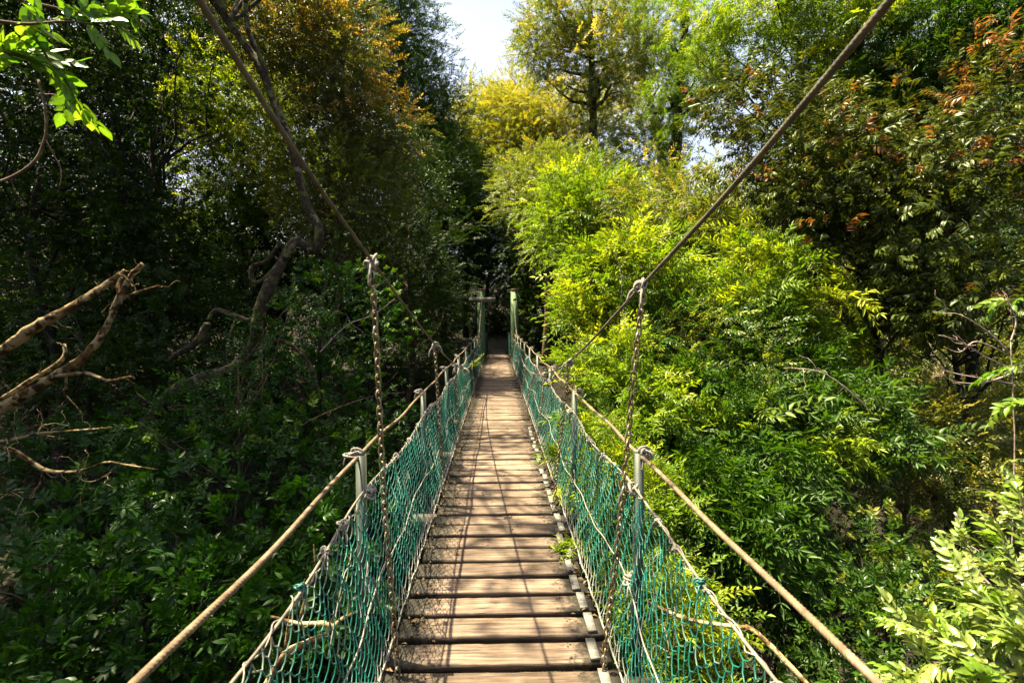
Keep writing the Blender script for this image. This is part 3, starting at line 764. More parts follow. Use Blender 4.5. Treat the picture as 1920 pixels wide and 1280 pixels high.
# towers
for sx, lab in ((-.64, 'green stained timber pole with red cap and grey crossboard, at the bridge end'), (.70, 'green stained timber pole with red cap and no crossboard, at the bridge end')):
    g0 = float(ground_z(sx, 20.6)); root = empty('timber_pole', (sx, 20.62, g0)); tag(root, lab, 'pole', 'timber poles at the far end of the bridge')
    H = 2.72 - g0; mb = MB(); mb.tube([(0, 0, -.4), (0, 0, .5), (.004, 0, H * .5), (0, 0, H)], [.155, .152, .150, .148], 20, rough=.02); mb.build('post', W['pole'], root, True)
    mb = MB(); mb.tube([(0, 0, H + .001), (0, 0, H + .045), (0, 0, H + .055)], [.158, .158, .14], 20); mb.build('cap', W['cap'], root)
    mb = MB(); mb.box((-.06, -.19, 2.36 - g0 - .05), (.06, -.12, 2.36 - g0 + .05)); mb.build('cable_saddle', W['steel'], root)
    if sx < 0:
        mb = MB(); mb.box((-.5, -.235, 2.24 - g0), (.54, -.195, 2.24 - g0 + .2)); b = mb.build('crossboard', W['board'], root); b.rotation_euler = (0, .012, 0)

# landing beyond the poles
land = empty('boardwalk_landing', (0, 20.5, 0)); tag(land, 'short plank boardwalk landing between dark shrubs beyond the two poles', 'boardwalk')
yl = 20.75
while yl < 26.4:
    o = plank_obj(land, random.randrange(7)); o.location = (CX + .02, yl - 20.5, .01 + R_(-.004, .004)); o.rotation_euler = (0, 0, R_(-.012, .012)); o.scale = (.92, 1, 1); yl += .206
mb = MB(); mb.box((-.40, .1, -.16), (-.30, 6, -.034)); mb.build('joist', W['beam'], land); mb = MB(); mb.box((.33, .1, -.16), (.43, 6, -.034)); mb.build('joist', W['beam'], land)
for sg in (-1, 1):
    for yp in (2.2, 4.2, 5.8):
        mb = MB(); mb.box((sg * .52 + CX - .03, yp - .03, -.3), (sg * .52 + CX + .03, yp + .03, .98)); mb.build('post', W['beam'], land)
    mb = MB()
    for q in np.arange(.4, 5.9, .09):
        for r0 in (-1, 1):
            zz = np.linspace(.03, .9, 11); yv = q + r0 * .022 * (np.arange(11) % 2)
            mb.tube(np.stack([np.full(11, sg * .50 + CX), yv, zz], 1), .0035, 4, cap=False, a=.05)
    mb.build('side_net', W['net'], land)

# litter at the deck edges
n = 2600; yl = 2.2 + 18.5 * rng.random(n) ** .8; sd = np.where(rng.random(n) < .5, -1, 1); xl = CX + sd * (HW - np.abs(rng.normal(size=n)) * np.where(rng.random(n) < .1, .32, .075)); xl = np.clip(xl, CX - HW, CX + HW)
V2, T2 = leaf2(.5, .12, .1); Vs = []; Ts = []
for k in range(n):
    Bm = basis((rng.normal(), rng.normal(), rng.normal() * .25), rng.normal() * .4); Vs.append(V2 * R_(.012, .045) @ Bm.T + (xl[k], yl[k], .010 + abs(rng.normal()) * .006)); Ts.append(T2 + 4 * k)
tag(mk('leaf_litter', np.concatenate(Vs), np.concatenate(Ts), None, W['litter'], None, {'tint': np.repeat(rng.random(n), 4), 'flush': np.repeat((rng.random(n) < .2) * .8, 4)}), kind='stuff')

# ================================================================== vegetation
def PB(*a): return list(a)

# ---- left bank, low and near: dark glossy shrubs
GL = 'glossy leaved shrubs on the left bank'
plant('glossy_shrub', 'dark glossy broad leaved shrub in the lower left corner below the dead branches', 'shrub', [(110, 1130, 4.3, 300, 190, 1.0), (40, 1300, 3.6, 220, 150, .8)], 'rosette', 760, .22, 'glossy', trunk_r=.05, group=GL, stem='stem', part='foliage', limbs=26)
plant('glossy_shrub', 'dark glossy shrub directly under the near left handrail rope', 'shrub', [(400, 1080, 4.6, 210, 170, .9), (330, 1250, 3.8, 170, 130, .7)], 'rosette', 680, .22, 'glossy', trunk_r=.05, group=GL, stem='stem', part='foliage', limbs=26)
plant('glossy_shrub', 'glossy shrub showing dark through the nearest part of the left net', 'shrub', [(570, 1180, 4.0, 110, 160, .8), (620, 1040, 5.0, 90, 110, .8)], 'rosette', 420, .24, 'glossy', trunk_r=.04, group=GL, stem='stem', part='foliage', limbs=26)
plant('glossy_shrub', 'glossy shrub with lighter green leaf tips between the dead branches and the left rail', 'shrub', [(470, 880, 6.3, 210, 110, 1.0), (330, 920, 6.0, 150, 110, .9)], 'rosette', 680, .23, 'glossy', trunk_r=.06, group=GL, stem='stem', part='foliage', limbs=26, flush=.12)
plant('glossy_shrub', 'glossy shrub just behind the lower dead branches at the left edge', 'shrub', [(110, 900, 6.4, 220, 110, 1.0)], 'rosette', 520, .23, 'glossy', trunk_r=.06, group=GL, stem='stem', part='foliage', limbs=26)
plant('glossy_shrub', 'small leaved dark shrub beside the second left stanchion', 'shrub', [(650, 880, 7.0, 90, 110, .8), (690, 780, 8.5, 80, 90, .8)], 'rosette_s', 650, .24, 'glossy', trunk_r=.05, group=GL, stem='stem', part='foliage', limbs=26)
# ---- left bank, middle height
DL = 'dark broadleaf trees on the left bank'
plant('understory_tree', 'dense dark understory tree behind the upper dead branches at the left edge', 'tree', [(90, 640, 9.0, 260, 150, 1.4), (230, 740, 8.5, 200, 110, 1.2)], 'rosette', 1100, .28, 'dark', trunk_r=.09, group=DL)
plant('understory_tree', 'dark understory tree behind the lower bend of the twisted trunk', 'tree', [(400, 620, 10.0, 170, 160, 1.4), (360, 760, 9.0, 190, 90, 1.2)], 'rosette', 1050, .28, 'dark', trunk_r=.09, group=DL)
plant('understory_tree', 'understory tree with fresh green leaf tips left of the first left chain', 'tree', [(640, 590, 9.5, 110, 120, 1.2), (560, 740, 9.0, 110, 90, 1.0)], 'rosette_s', 1300, .30, 'glossy', trunk_r=.08, group=DL, flush=.18)
plant('understory_tree', 'small leaved dark tree with bare twigs behind the left main cable', 'tree', [(770, 590, 14.0, 100, 120, 1.4), (760, 480, 15, 110, 100, 1.5)], 'twig', 2000, .42, 'dark', scale=1.25, trunk_r=.10, group=DL, limbs=40, bark='twig')
# ---- left bank, tall
TL = 'tall trees on the left bank'
plant('broadleaf_tree', 'tall dark tree at the left edge behind the near leafy sprig', 'tree', [(90, 300, 11.0, 260, 170, 1.8), (60, 460, 10.5, 240, 120, 1.6)], 'rosette', 2000, .42, 'dark', trunk_r=.16, group=TL)
plant('broadleaf_tree', 'tall black trunked tree with crooked limbs against the yellow lit gap', 'tree', [(270, 430, 12.0, 150, 100, 1.7), (250, 120, 13, 200, 170, 1.8), (330, 540, 12, 160, 80, 1.5)], 'rosette_s', 3200, .45, 'dark', scale=1.25, trunk_r=.20, group=TL, limbs=40, base=(-8.7, 12.6))
plant('broadleaf_tree', 'sunlit yellow green tree glimpsed through the gap left of the twisted trunk', 'tree', [(455, 340, 14.6, 75, 110, 1.3), (430, 200, 15, 60, 70, 1.2), (500, 260, 15, 60, 90, 1.2)], 'twig_f', 2500, .42, 'bright', scale=1.2, trunk_r=.16, group=TL, flush=.7)
plant('broadleaf_tree', 'dark high canopy tree over the top left of the gully', 'tree', [((-11.2, 9.5, 10.5), (3.2, 3.6, 2.6)), ((-8.6, 10.4, 10.6), (2.4, 2.4, 2.2))], 'twig_f', 3400, .55, 'dark', scale=1.6, trunk_r=.25, group=TL, px=False, base=(-11.5, 11))  # this crown and the two after it were put up to shade the bank
plant('broadleaf_tree', 'broad shading tree whose crown hangs over the near left bank', 'tree', [((-8.2, 7.0, 9.0), (3.0, 3.4, 2.0)), ((-8.7, 2.4, 8.6), (2.2, 2.6, 1.9)), ((-11.5, 4.0, 9.5), (3, 4, 2.4))], 'twig_f', 6000, .55, 'dark', scale=1.6, trunk_r=.25, group=TL, px=False, base=(-11, 5.0))  # crowns out of view, their reach and density set for the shade
plant('broadleaf_tree', 'tall shading tree standing behind the dark left thicket', 'tree', [((-14.0, 14.5, 10.0), (3.2, 3.2, 3.2)), ((-16, 9, 11.0), (3.2, 3.2, 3.2))], 'twig_f', 2600, .6, 'dark', scale=1.7, trunk_r=.25, group=TL, px=False, base=(-15, 12))

# copper tree
plant('copper_tree', 'tree with orange copper new leaves beside the tall dark green tree', 'tree', [(615, 110, 13.2, 95, 130, 1.3), (680, 245, 13.4, 70, 80, 1.0), (540, 40, 13.2, 120, 110, 1.4), (735, 240, 13.6, 40, 40, .6)], 'twig_f', 3200, .36, 'orange', scale=1.15, trunk_r=.11, flush=.52, limbs=40, bark='twig', base=(-4.6, 13.2))
plant('twiggy_tree', 'sparse olive tree full of bare grey twigs under the copper leaved tree', 'tree', [(640, 370, 12.4, 120, 110, 1.2), (560, 300, 12.6, 80, 120, 1.0), (720, 430, 13, 80, 80, 1.0)], 'twig', 2600, .34, 'brownish', scale=1.15, trunk_r=.07, limbs=90, bark='twig', base=(-4.4, 12.2))
# tall dark fine leaved tree against the sky
plant('dense_tree', 'tall fine leaved dark green tree standing against the sky', 'tree', [(725, 60, 29, 78, 130, 2.6), (775, 160, 29, 60, 95, 2.2), (835, 235, 29, 45, 70, 1.8), (660, -40, 29, 120, 130, 3), (770, 250, 29.5, 70, 90, 2.2)], 'twig_f', 9500, .68, 'mid', scale=1.6, trunk_r=.28, inner=.25, flush=.04, base=(-5.8, 30))
plant('understory_tree', 'small dark tree in front of the tall fine leaved tree above the left cable', 'tree', [(800, 345, 25.2, 80, 80, 1.8), (850, 400, 25.4, 70, 80, 1.6)], 'twig', 3600, .55, 'dark', scale=1.5, trunk_r=.12, group=DL)

# ---- far end of the bridge
FE = 'trees round the far end of the bridge'
plant('broadleaf_tree', 'dark tree directly behind the pole with the crossboard', 'tree', [(845, 470, 25.2, 75, 85, 1.6), (815, 590, 24.6, 60, 70, 1.3)], 'twig_f', 3000, .5, 'dark', scale=1.25, trunk_r=.14, group=FE)
plant('broadleaf_tree', 'dark tree arching over the boardwalk behind both poles', 'tree', [(930, 450, 26, 110, 80, 1.8), (940, 520, 29, 90, 60, 1.5)], 'twig_f', 3200, .5, 'dark', scale=1.35, trunk_r=.14, group=FE, base=(-1.6, 27.8))
plant('broadleaf_tree', 'dark tree right of the bare topped pole, partly behind the bright leaves', 'tree', [(1010, 470, 23.5, 60, 110, 1.4), (1005, 590, 23, 38, 70, .9)], 'twig_f', 2600, .45, 'dark', scale=1.2, trunk_r=.12, group=FE, flush=.05)
plant('yellow_tree', 'rounded sunny yellow tree in the distance beneath the open sky', 'tree', [(950, 245, 33, 58, 60, 2.6), (1000, 270, 32, 55, 45, 2.4), (920, 225, 34, 30, 40, 2), (975, 190, 34, 50, 35, 2)], 'twig_f', 3600, .75, 'yellow', scale=1.7, trunk_r=.2, flush=.35, group=FE, bark='bark_pale')
plant('yellow_tree', 'golden topped tree behind the airy lichen trunked tree', 'tree', [(1060, 205, 30, 95, 45, 2.4), (1160, 200, 29, 60, 60, 2.0), (1060, 270, 31, 60, 50, 2.0)], 'twig_f', 3200, .6, 'yellow', scale=1.5, trunk_r=.2, flush=.5, group=FE, bark='bark_pale', base=(4.4, 31))
plant('airy_tree', 'airy tall tree with a straight vine clad trunk against the sky', 'tree', [(1022, 50, 22, 50, 60, 1.6), (1100, 20, 22, 110, 60, 2.2), (1095, 130, 22, 85, 60, 1.8), (1170, 110, 22, 60, 70, 1.6), (1010, 105, 22, 38, 30, 1.2), (1115, 260, 22, 40, 60, 1.0)], 'twig_f', 3500, .36, 'olive', scale=1.35, trunk_r=.22, flush=.22, group=FE, bark='bark_lichen', limbs=26, trunk_path=[P(1120, 560, 22), P(1118, 380, 22), P(1112, 220, 22), P(1108, 60, 22), P(1100, -120, 22)], base=(4.35, 22))
plant('airy_tree', 'leaning pale limbed tree behind the airy tree, forked below the crown', 'tree', [(1210, 40, 26, 70, 80, 2), (1190, 10, 26, 60, 60, 2), (1240, 150, 26, 40, 60, 1.6)], 'twig_f', 900, .5, 'olive', scale=1.3, trunk_r=.24, flush=.1, group=FE, bark='bark_pale', limbs=20, trunk_path=[P(1255, 420, 26), P(1235, 260, 26), P(1205, 140, 26), P(1195, 60, 26), P(1230, -60, 26)], base=(8.8, 26))
plant('broadleaf_tree', 'straight dark trunked tree with green sprays right of the airy tree', 'tree', [(1285, 40, 19, 80, 90, 1.8), (1300, 170, 19, 50, 70, 1.3), (1235, 190, 19, 40, 40, 1.0), (1260, 270, 19, 40, 40, 1.0)], [('pinnate', .5, 1), ('tuft', .25, 1), ('twig', .15, 1.2), ('rosette_s', .1, 1)], 1300, .38, 'bright', scale=1.25, trunk_r=.27, group=FE, limbs=26, trunk_path=[P(1262, 560, 19), P(1264, 380, 19), P(1270, 220, 19), P(1282, 60, 19), P(1290, -100, 19)], base=(6.5, 19))
plant('broadleaf_tree', 'small dark tree in the shade below the straight trunked tree', 'tree', [(1210, 300, 21, 70, 50, 1.4), (1160, 340, 20, 60, 40, 1.4)], 'twig_f', 1100, .45, 'olive', scale=1.2, trunk_r=.1, group=FE)
YB = 'yellow green bushy trees beyond the right rail'
plant('bushy_tree', 'yellow green bushy tree above the pole without crossboard', 'tree', [(1010, 355, 20, 65, 50, 1.8), (1060, 335, 20, 80, 50, 1.8), (985, 315, 22, 42, 32, 1.4), (1040, 420, 20.5, 55, 50, 1.4)], 'twig_f', 2500, .40, 'olive', scale=1.25, trunk_r=.12, group=YB, flush=.1, bark='twig')
plant('bushy_tree', 'yellow green bushy tree below the airy tree trunk', 'tree', [(1110, 385, 16, 110, 65, 1.7), (1060, 430, 16, 65, 55, 1.3)], 'twig_f', 2100, .36, 'bright', scale=1.2, trunk_r=.10, group=YB, flush=.3, bark='twig')
plant('bushy_tree', 'olive yellow bushy tree where the right cable crosses the trees', 'tree', [(1270, 400, 14, 110, 75, 1.7), (1350, 440, 13, 90, 60, 1.4)], 'twig_f', 2400, .40, 'olive', scale=1.1, trunk_r=.10, group=YB, flush=.3, bark='twig')

# ---- right side pinnate shrubs
PS = 'pinnate leaved shrubs beside the right net'
plant('pinnate_shrub', 'brightest sunlit pinnate shrub left of the first right chain', 'shrub', [(1180, 520, 8.2, 105, 75, .9), (1115, 500, 8.6, 55, 35, .6), (1130, 580, 8.2, 70, 55, .7), (1095, 600, 8.6, 38, 26, .5)], [('pinnate', .5, 1), ('tuft', .25, 1), ('twig', .15, 1.2), ('rosette_s', .1, 1)], 800, .22, 'bright', scale=1.32, trunk_r=.04, limbs=30, group=PS, stem='stem', part='foliage', flush=.7, bark='twig')
plant('pinnate_shrub', 'sunlit pinnate shrub hanging over the second right chain', 'shrub', [(1165, 700, 6.6, 85, 80, .7), (1180, 790, 6.0, 90, 80, .6)], [('pinnate', .5, 1), ('tuft', .25, 1), ('twig', .15, 1.2), ('rosette_s', .1, 1)], 560, .22, 'bright', scale=1.0, trunk_r=.04, group=PS, stem='stem', part='foliage', flush=.35, bark='twig')
plant('pinnate_shrub', 'shaded green shrub behind the first right chain with tangled stems', 'shrub', [(1260, 640, 7.4, 120, 110, .9), (1350, 690, 7.2, 110, 90, .9)], 'twig', 1500, .26, 'mid', scale=1.0, trunk_r=.05, group=PS, stem='stem', part='foliage', flush=.35, bark='twig', limbs=40)
plant('pinnate_shrub', 'tall bright pinnate shrub right of the right cable', 'shrub', [(1410, 520, 8.0, 120, 70, .9), (1480, 590, 8.2, 120, 70, .9), (1370, 590, 7.6, 60, 60, .6), (1540, 640, 8.4, 90, 50, .7)], [('pinnate', .5, 1), ('tuft', .25, 1), ('twig', .15, 1.2), ('rosette_s', .1, 1)], 980, .22, 'bright', scale=1.32, trunk_r=.04, limbs=34, group=PS, stem='stem', part='foliage', flush=.6, bark='twig')
plant('pinnate_shrub', 'wide green pinnate shrub in the middle of the right thicket', 'shrub', [(1420, 850, 6.0, 150, 100, .9), (1560, 800, 6.6, 120, 80, .9), (1330, 780, 6.4, 120, 80, .8), (1480, 720, 7.2, 120, 70, .8)], [('pinnate', .5, 1), ('tuft', .25, 1), ('twig', .15, 1.2), ('rosette_s', .1, 1)], 1150, .22, 'pinnate', scale=1.42, trunk_r=.04, limbs=34, group=PS, stem='stem', part='foliage', flush=.32, bark='twig')
plant('pinnate_shrub', 'lower green pinnate shrub below the near right handrail', 'shrub', [(1390, 1010, 5.0, 130, 110, .7), (1300, 930, 5.4, 110, 90, .7)], [('pinnate', .5, 1), ('tuft', .25, 1), ('twig', .15, 1.2), ('rosette_s', .1, 1)], 560, .20, 'pinnate', scale=1.35, trunk_r=.05, group=PS, stem='stem', part='foliage', flush=.2, bark='twig')
plant('pinnate_shrub', 'leafy shrub growing against the outside of the right net', 'shrub', [(1160, 960, 4.4, 75, 120, .6), (1130, 880, 5.0, 60, 70, .5), (1240, 1150, 3.6, 70, 110, .5)], [('twig', .5, 1), ('pinnate', .5, .9)], 1300, .20, 'bright', scale=.85, trunk_r=.03, group=PS, stem='stem', part='foliage', flush=.3, bark='twig')
plant('pinnate_shrub', 'sunny olive shrub with yellow sprays in front of the ochre bank', 'shrub', [(1690, 800, 7.5, 110, 70, .9), (1720, 900, 7.0, 110, 80, .8)], 'twig', 1300, .28, 'brownish', scale=1.1, trunk_r=.05, group=PS, stem='stem', part='foliage', flush=.3, bark='twig')
plant('glossy_shrub', 'dim glossy shrub in the hollow below the pinnate shrubs', 'shrub', [(1560, 1080, 5.6, 170, 110, .9), (1450, 1200, 4.6, 140, 100, .8)], 'rosette_s', 620, .22, 'dark', scale=1.0, trunk_r=.05, stem='stem', part='foliage')  # sun reaches this hollow; the dark leaf colour stands in for shade
plant('glossy_shrub', 'half lit small shrub between the hollow and the pale near shrub', 'shrub', [(1700, 1080, 4.6, 110, 80, .7), (1620, 1200, 4.0, 110, 80, .6)], 'rosette_s', 520, .22, 'mid', scale=1.0, trunk_r=.04, stem='stem', part='foliage', flush=.3)
# ---- upper right
RT_ = 'trees overhanging the right side'
plant('redtip_tree', 'dark long leaved tree with scattered red leaf tips at the right', 'tree', [(1640, 330, 8.2, 190, 120, 1.3), (1480, 270, 9.0, 130, 110, 1.1), (1790, 420, 7.4, 150, 150, 1.1), (1620, 470, 8.4, 130, 80, 1.0), (1860, 220, 7.6, 150, 130, 1.2), (1400, 200, 9.6, 70, 60, .8), (1560, 360, 8.6, 130, 90, .9)], 'droop', 4600, .30, 'redtip', scale=1.1, trunk_r=.13, group=RT_, flush=.16, limbs=44, base=(8.2, 8.8))
plant('redtip_tree', 'lower dark tree with pale shiny leaves hanging at the right edge', 'tree', [(1850, 560, 7.0, 120, 70, .8), (1720, 560, 7.8, 100, 60, .8)], 'droop', 800, .30, 'redtip', scale=1.1, trunk_r=.08, group=RT_, flush=.08, base=(7.6, 7.6))
plant('feathery_tree', 'lime green feathery branches reaching in along the top right', 'tree', [(1420, 40, 10.0, 120, 70, 1.1), (1540, 40, 9.6, 110, 70, 1.0), (1530, 150, 9.4, 45, 60, .5), (1500, 200, 9.6, 30, 30, .4), (1350, 110, 10.4, 60, 60, .7), (1660, 60, 9.5, 120, 60, 1)], [('pinnate', .5, 1), ('tuft', .25, 1), ('twig', .15, 1.2), ('rosette_s', .1, 1)], 1700, .28, 'bright', scale=1.0, trunk_r=.12, group=RT_, flush=.45, base=(7.0, 11.5))
plant('broadleaf_tree', 'dark tree filling the top right corner above the red tipped tree', 'tree', [(1780, 70, 9.0, 170, 140, 1.4), (1640, 190, 10.0, 120, 80, 1.1), (1900, 40, 8.5, 120, 130, 1.2)], [('pinnate', .5, 1), ('tuft', .25, 1), ('twig', .15, 1.2), ('rosette_s', .1, 1)], 2200, .34, 'pinnate', scale=1.1, trunk_r=.15, group=RT_, base=(10.0, 10.5))
plant('broadleaf_tree', 'ochre lit tree seen through the opening at the middle right', 'tree', [(1690, 640, 13, 130, 70, 1.4), (1800, 680, 12, 130, 70, 1.3), (1620, 560, 14, 100, 70, 1.4), (1870, 800, 10, 120, 90, 1.2), (1780, 780, 10, 110, 80, 1.2), (1840, 930, 8, 110, 90, 1)], 'twig_f', 4200, .42, 'brownish', scale=1.0, trunk_r=.12, group=RT_, flush=.2)
plant('broadleaf_tree', 'dark tree behind the ochre lit tree at the right', 'tree', [(1780, 480, 17, 160, 110, 2), (1560, 420, 18, 140, 110, 2), (1900, 640, 16, 150, 120, 2)], 'twig_f', 2600, .55, 'dark', scale=1.4, trunk_r=.15, group=RT_)

for lab, bl_, nn in (('massed dark tree far back at the upper left edge', [(60, 180, 17, 220, 200, 2.4), (40, 420, 17, 200, 130, 2.2)], 3600), ('massed dark tree far back behind the crooked limbed tree', [(260, 260, 18, 120, 200, 2.2), (250, 500, 17, 170, 120, 2.2), (330, 60, 19, 140, 120, 2.4)], 3800),
                     ('massed dark tree far back behind the twisted trunk', [(430, 520, 16.5, 140, 130, 2.0), (560, 460, 17, 120, 130, 2.0), (520, 60, 21, 130, 120, 2.4)], 3400), ('massed dark tree far back between the twiggy tree and the bridge end', [(690, 380, 21, 110, 150, 2.2), (700, 560, 19, 110, 110, 2.0)], 3400)):
    plant('broadleaf_tree', lab, 'tree', bl_, 'ball', nn, .62, 'dark', scale=1.2, trunk_r=.18, group='dark trees far back on the left bank', flush=.05)
for lab, bl_, nn in (('dark tree far back behind the red tipped tree', [(1640, 300, 20, 200, 170, 2.6), (1850, 330, 19, 160, 200, 2.6)], 3600), ('mid green tree far back behind the yellow green bushy trees', [(1400, 470, 22, 140, 120, 2.4), (1240, 500, 23, 140, 90, 2.4), (1120, 520, 24, 120, 90, 2)], 3600)):
    plant('broadleaf_tree', lab, 'tree', bl_, 'ball', nn, .62, 'dark' if 'dark' in lab else 'mid', scale=1.25, trunk_r=.18, group='trees far back on the right', flush=.08)

plant('broadleaf_tree', 'dark tree closing the end of the boardwalk between the two poles', 'tree', [(925, 560, 33, 70, 70, 1.6), (960, 620, 32.5, 60, 30, 1.2), (900, 620, 32, 50, 40, 1.2)], 'twig_f', 2600, .5, 'dark', scale=1.4, trunk_r=.16, group=FE)
plant('understory_tree', 'dark thicket tree far back at the left edge at eye height', 'tree', [(10, 600, 13, 160, 110, 1.4), (160, 640, 12.5, 120, 90, 1.3)], 'ball', 1500, .5, 'dark', scale=1.1, trunk_r=.1, group=DL)

plant('glossy_shrub', 'thin leafy sapling partly hiding the lower bend of the twisted trunk', 'shrub', [(350, 790, 6.1, 90, 60, .4), (450, 730, 6.2, 60, 50, .35), (540, 600, 6.2, 40, 70, .3)], 'twig', 230, .24, 'glossy', scale=1.0, trunk_r=.025, stem='stem', part='foliage', flush=.1, bark='twig', limbs=18, group=GL)

plant('yellow_tree', 'yellow green tree closing the gap under the tall dark tree at the sky', 'tree', [(890, 240, 36, 40, 60, 2.4), (870, 320, 34, 45, 50, 2.2), (915, 300, 34, 45, 50, 2.2)], 'twig_f', 2400, .7, 'yellow', scale=1.8, trunk_r=.18, flush=.15, group=FE, bark='bark_pale')
plant('broadleaf_tree', 'dark green tree between the tall dark tree and the yellow green bushes', 'tree', [(870, 370, 30, 60, 70, 2.0), (920, 400, 31, 60, 60, 2.0), (830, 300, 31, 50, 60, 2)], 'twig_f', 3600, .6, 'mid', scale=1.6, trunk_r=.18, group=FE)
plant('bushy_tree', 'green bushy tree leaning over the right pole from behind', 'tree', [(1000, 385, 24, 42, 38, 1.4), (965, 345, 25, 38, 30, 1.4)], 'twig_f', 1300, .40, 'olive', scale=1.3, trunk_r=.10, group=YB, flush=.12, bark='twig')

# ---- twisted lichen tree on the left bank
def bar(mb, pxs, d, r, n=16, rough=.14, sides=9):
    pts = [P(a, b, (c[0] if c else d)) for a, b, *c in pxs]
    sp = spline(pts, n); sp = sp + rng.normal(size=sp.shape) * (np.linspace(r[0], r[-1], len(sp))[:, None] * .10)
    rr = np.interp(np.linspace(0, 1, n), np.linspace(0, 1, len(r)), r); mb.tube(sp, rr, sides, rough=rough); return sp

D = 6.6
b0 = P(250, 800, D + .3); b0[2] = float(ground_z(b0[0], b0[1])) - .2
tw = empty('twisted_tree', tuple(b0)); tag(tw, 'crooked lichen covered trunk that bends twice before rising to the top left', 'tree')
mb = MB(); path = [b0, P(270, 900, D + .3), P(300, 765, D + .2), P(375, 712, D), P(440, 690, D), P(474, 648, D), P(486, 590, D - .1), P(500, 545, D - .1), P(528, 490, D), P(556, 452, D), P(590, 470, D), P(598, 430, D), P(575, 380, D + .1), P(556, 310, D + .1), P(540, 250, D + .2), P(512, 190, D + .2), P(490, 130, D + .2), P(448, 70, D + .3), P(405, 10, D + .3), P(350, -90, D + .4)]
sp = spline(path, 90); rr = np.interp(np.linspace(0, 1, 90), [0, .2, .5, .62, .8, 1], [.09, .07, .06, .047, .042, .036]); rr = rr * (1 + .18 * np.abs(np.sin(np.linspace(0, 60, 90))) * rng.random(90)); mb.tube(sp, rr, 14, rough=.22)
bar(mb, [(512, 190), (490, 110), (466, 60), (460, -10), (470, -90)], D + .2, [.036, .032, .03], 14)
mb.build('trunk', W['bark_lichen'], tw, True, b0)
for pl_, r_ in (([(486, 640), (520, 638), (556, 655), (588, 695), (592, 715), (604, 742)], [.035, .03, .026, .022, .012]), ([(500, 565), (470, 600), (440, 592), (405, 582), (390, 600)], [.04, .035, .03, .02]), ([(520, 500), (500, 520), (476, 530), (473, 500), (500, 490), (525, 455)], [.03, .03, .028, .022]), ([(390, 606), (370, 640), (340, 660), (320, 672)], [.045, .04, .03])):
    mb = MB(); bar(mb, pl_, D, r_, 18); mb.build('branch', W['bark_lichen'], tw, True, b0)
bl = [((-4.2, 6.9, 6.6), (1.0, 1.2, .6)), ((-2.35, 5.0, 6.6), (.7, .9, .4)), ((-2.55, 3.6, 7.2), (.5, .8, .35)), ((-3.1, 8.2, 8.3), (.7, 1.2, .4)), ((-4.2, 5.2, 7.4), (1.0, 1.0, .5))]  # crown clumps above the view, several placed to dapple the deck with shade
(V, T, A, FLx), CC = foliage([(np.array(c), np.array(r)) for c, r in bl], 'rosette_s', 620, .30, 1.1, .6, .1)
mk('crown', V - b0, T, None, LM['mid'], tw, {'tint': A, 'flush': FLx})
mb = MB()
for c in CC[::3]: mb.tube(wob(sp[-1] if random.random() < .6 else sp[-8], c, 9, .12), np.linspace(.03, .006, 9), 6, cap=False)
mb.build('limb', W['bark_lichen'], tw, True, b0)

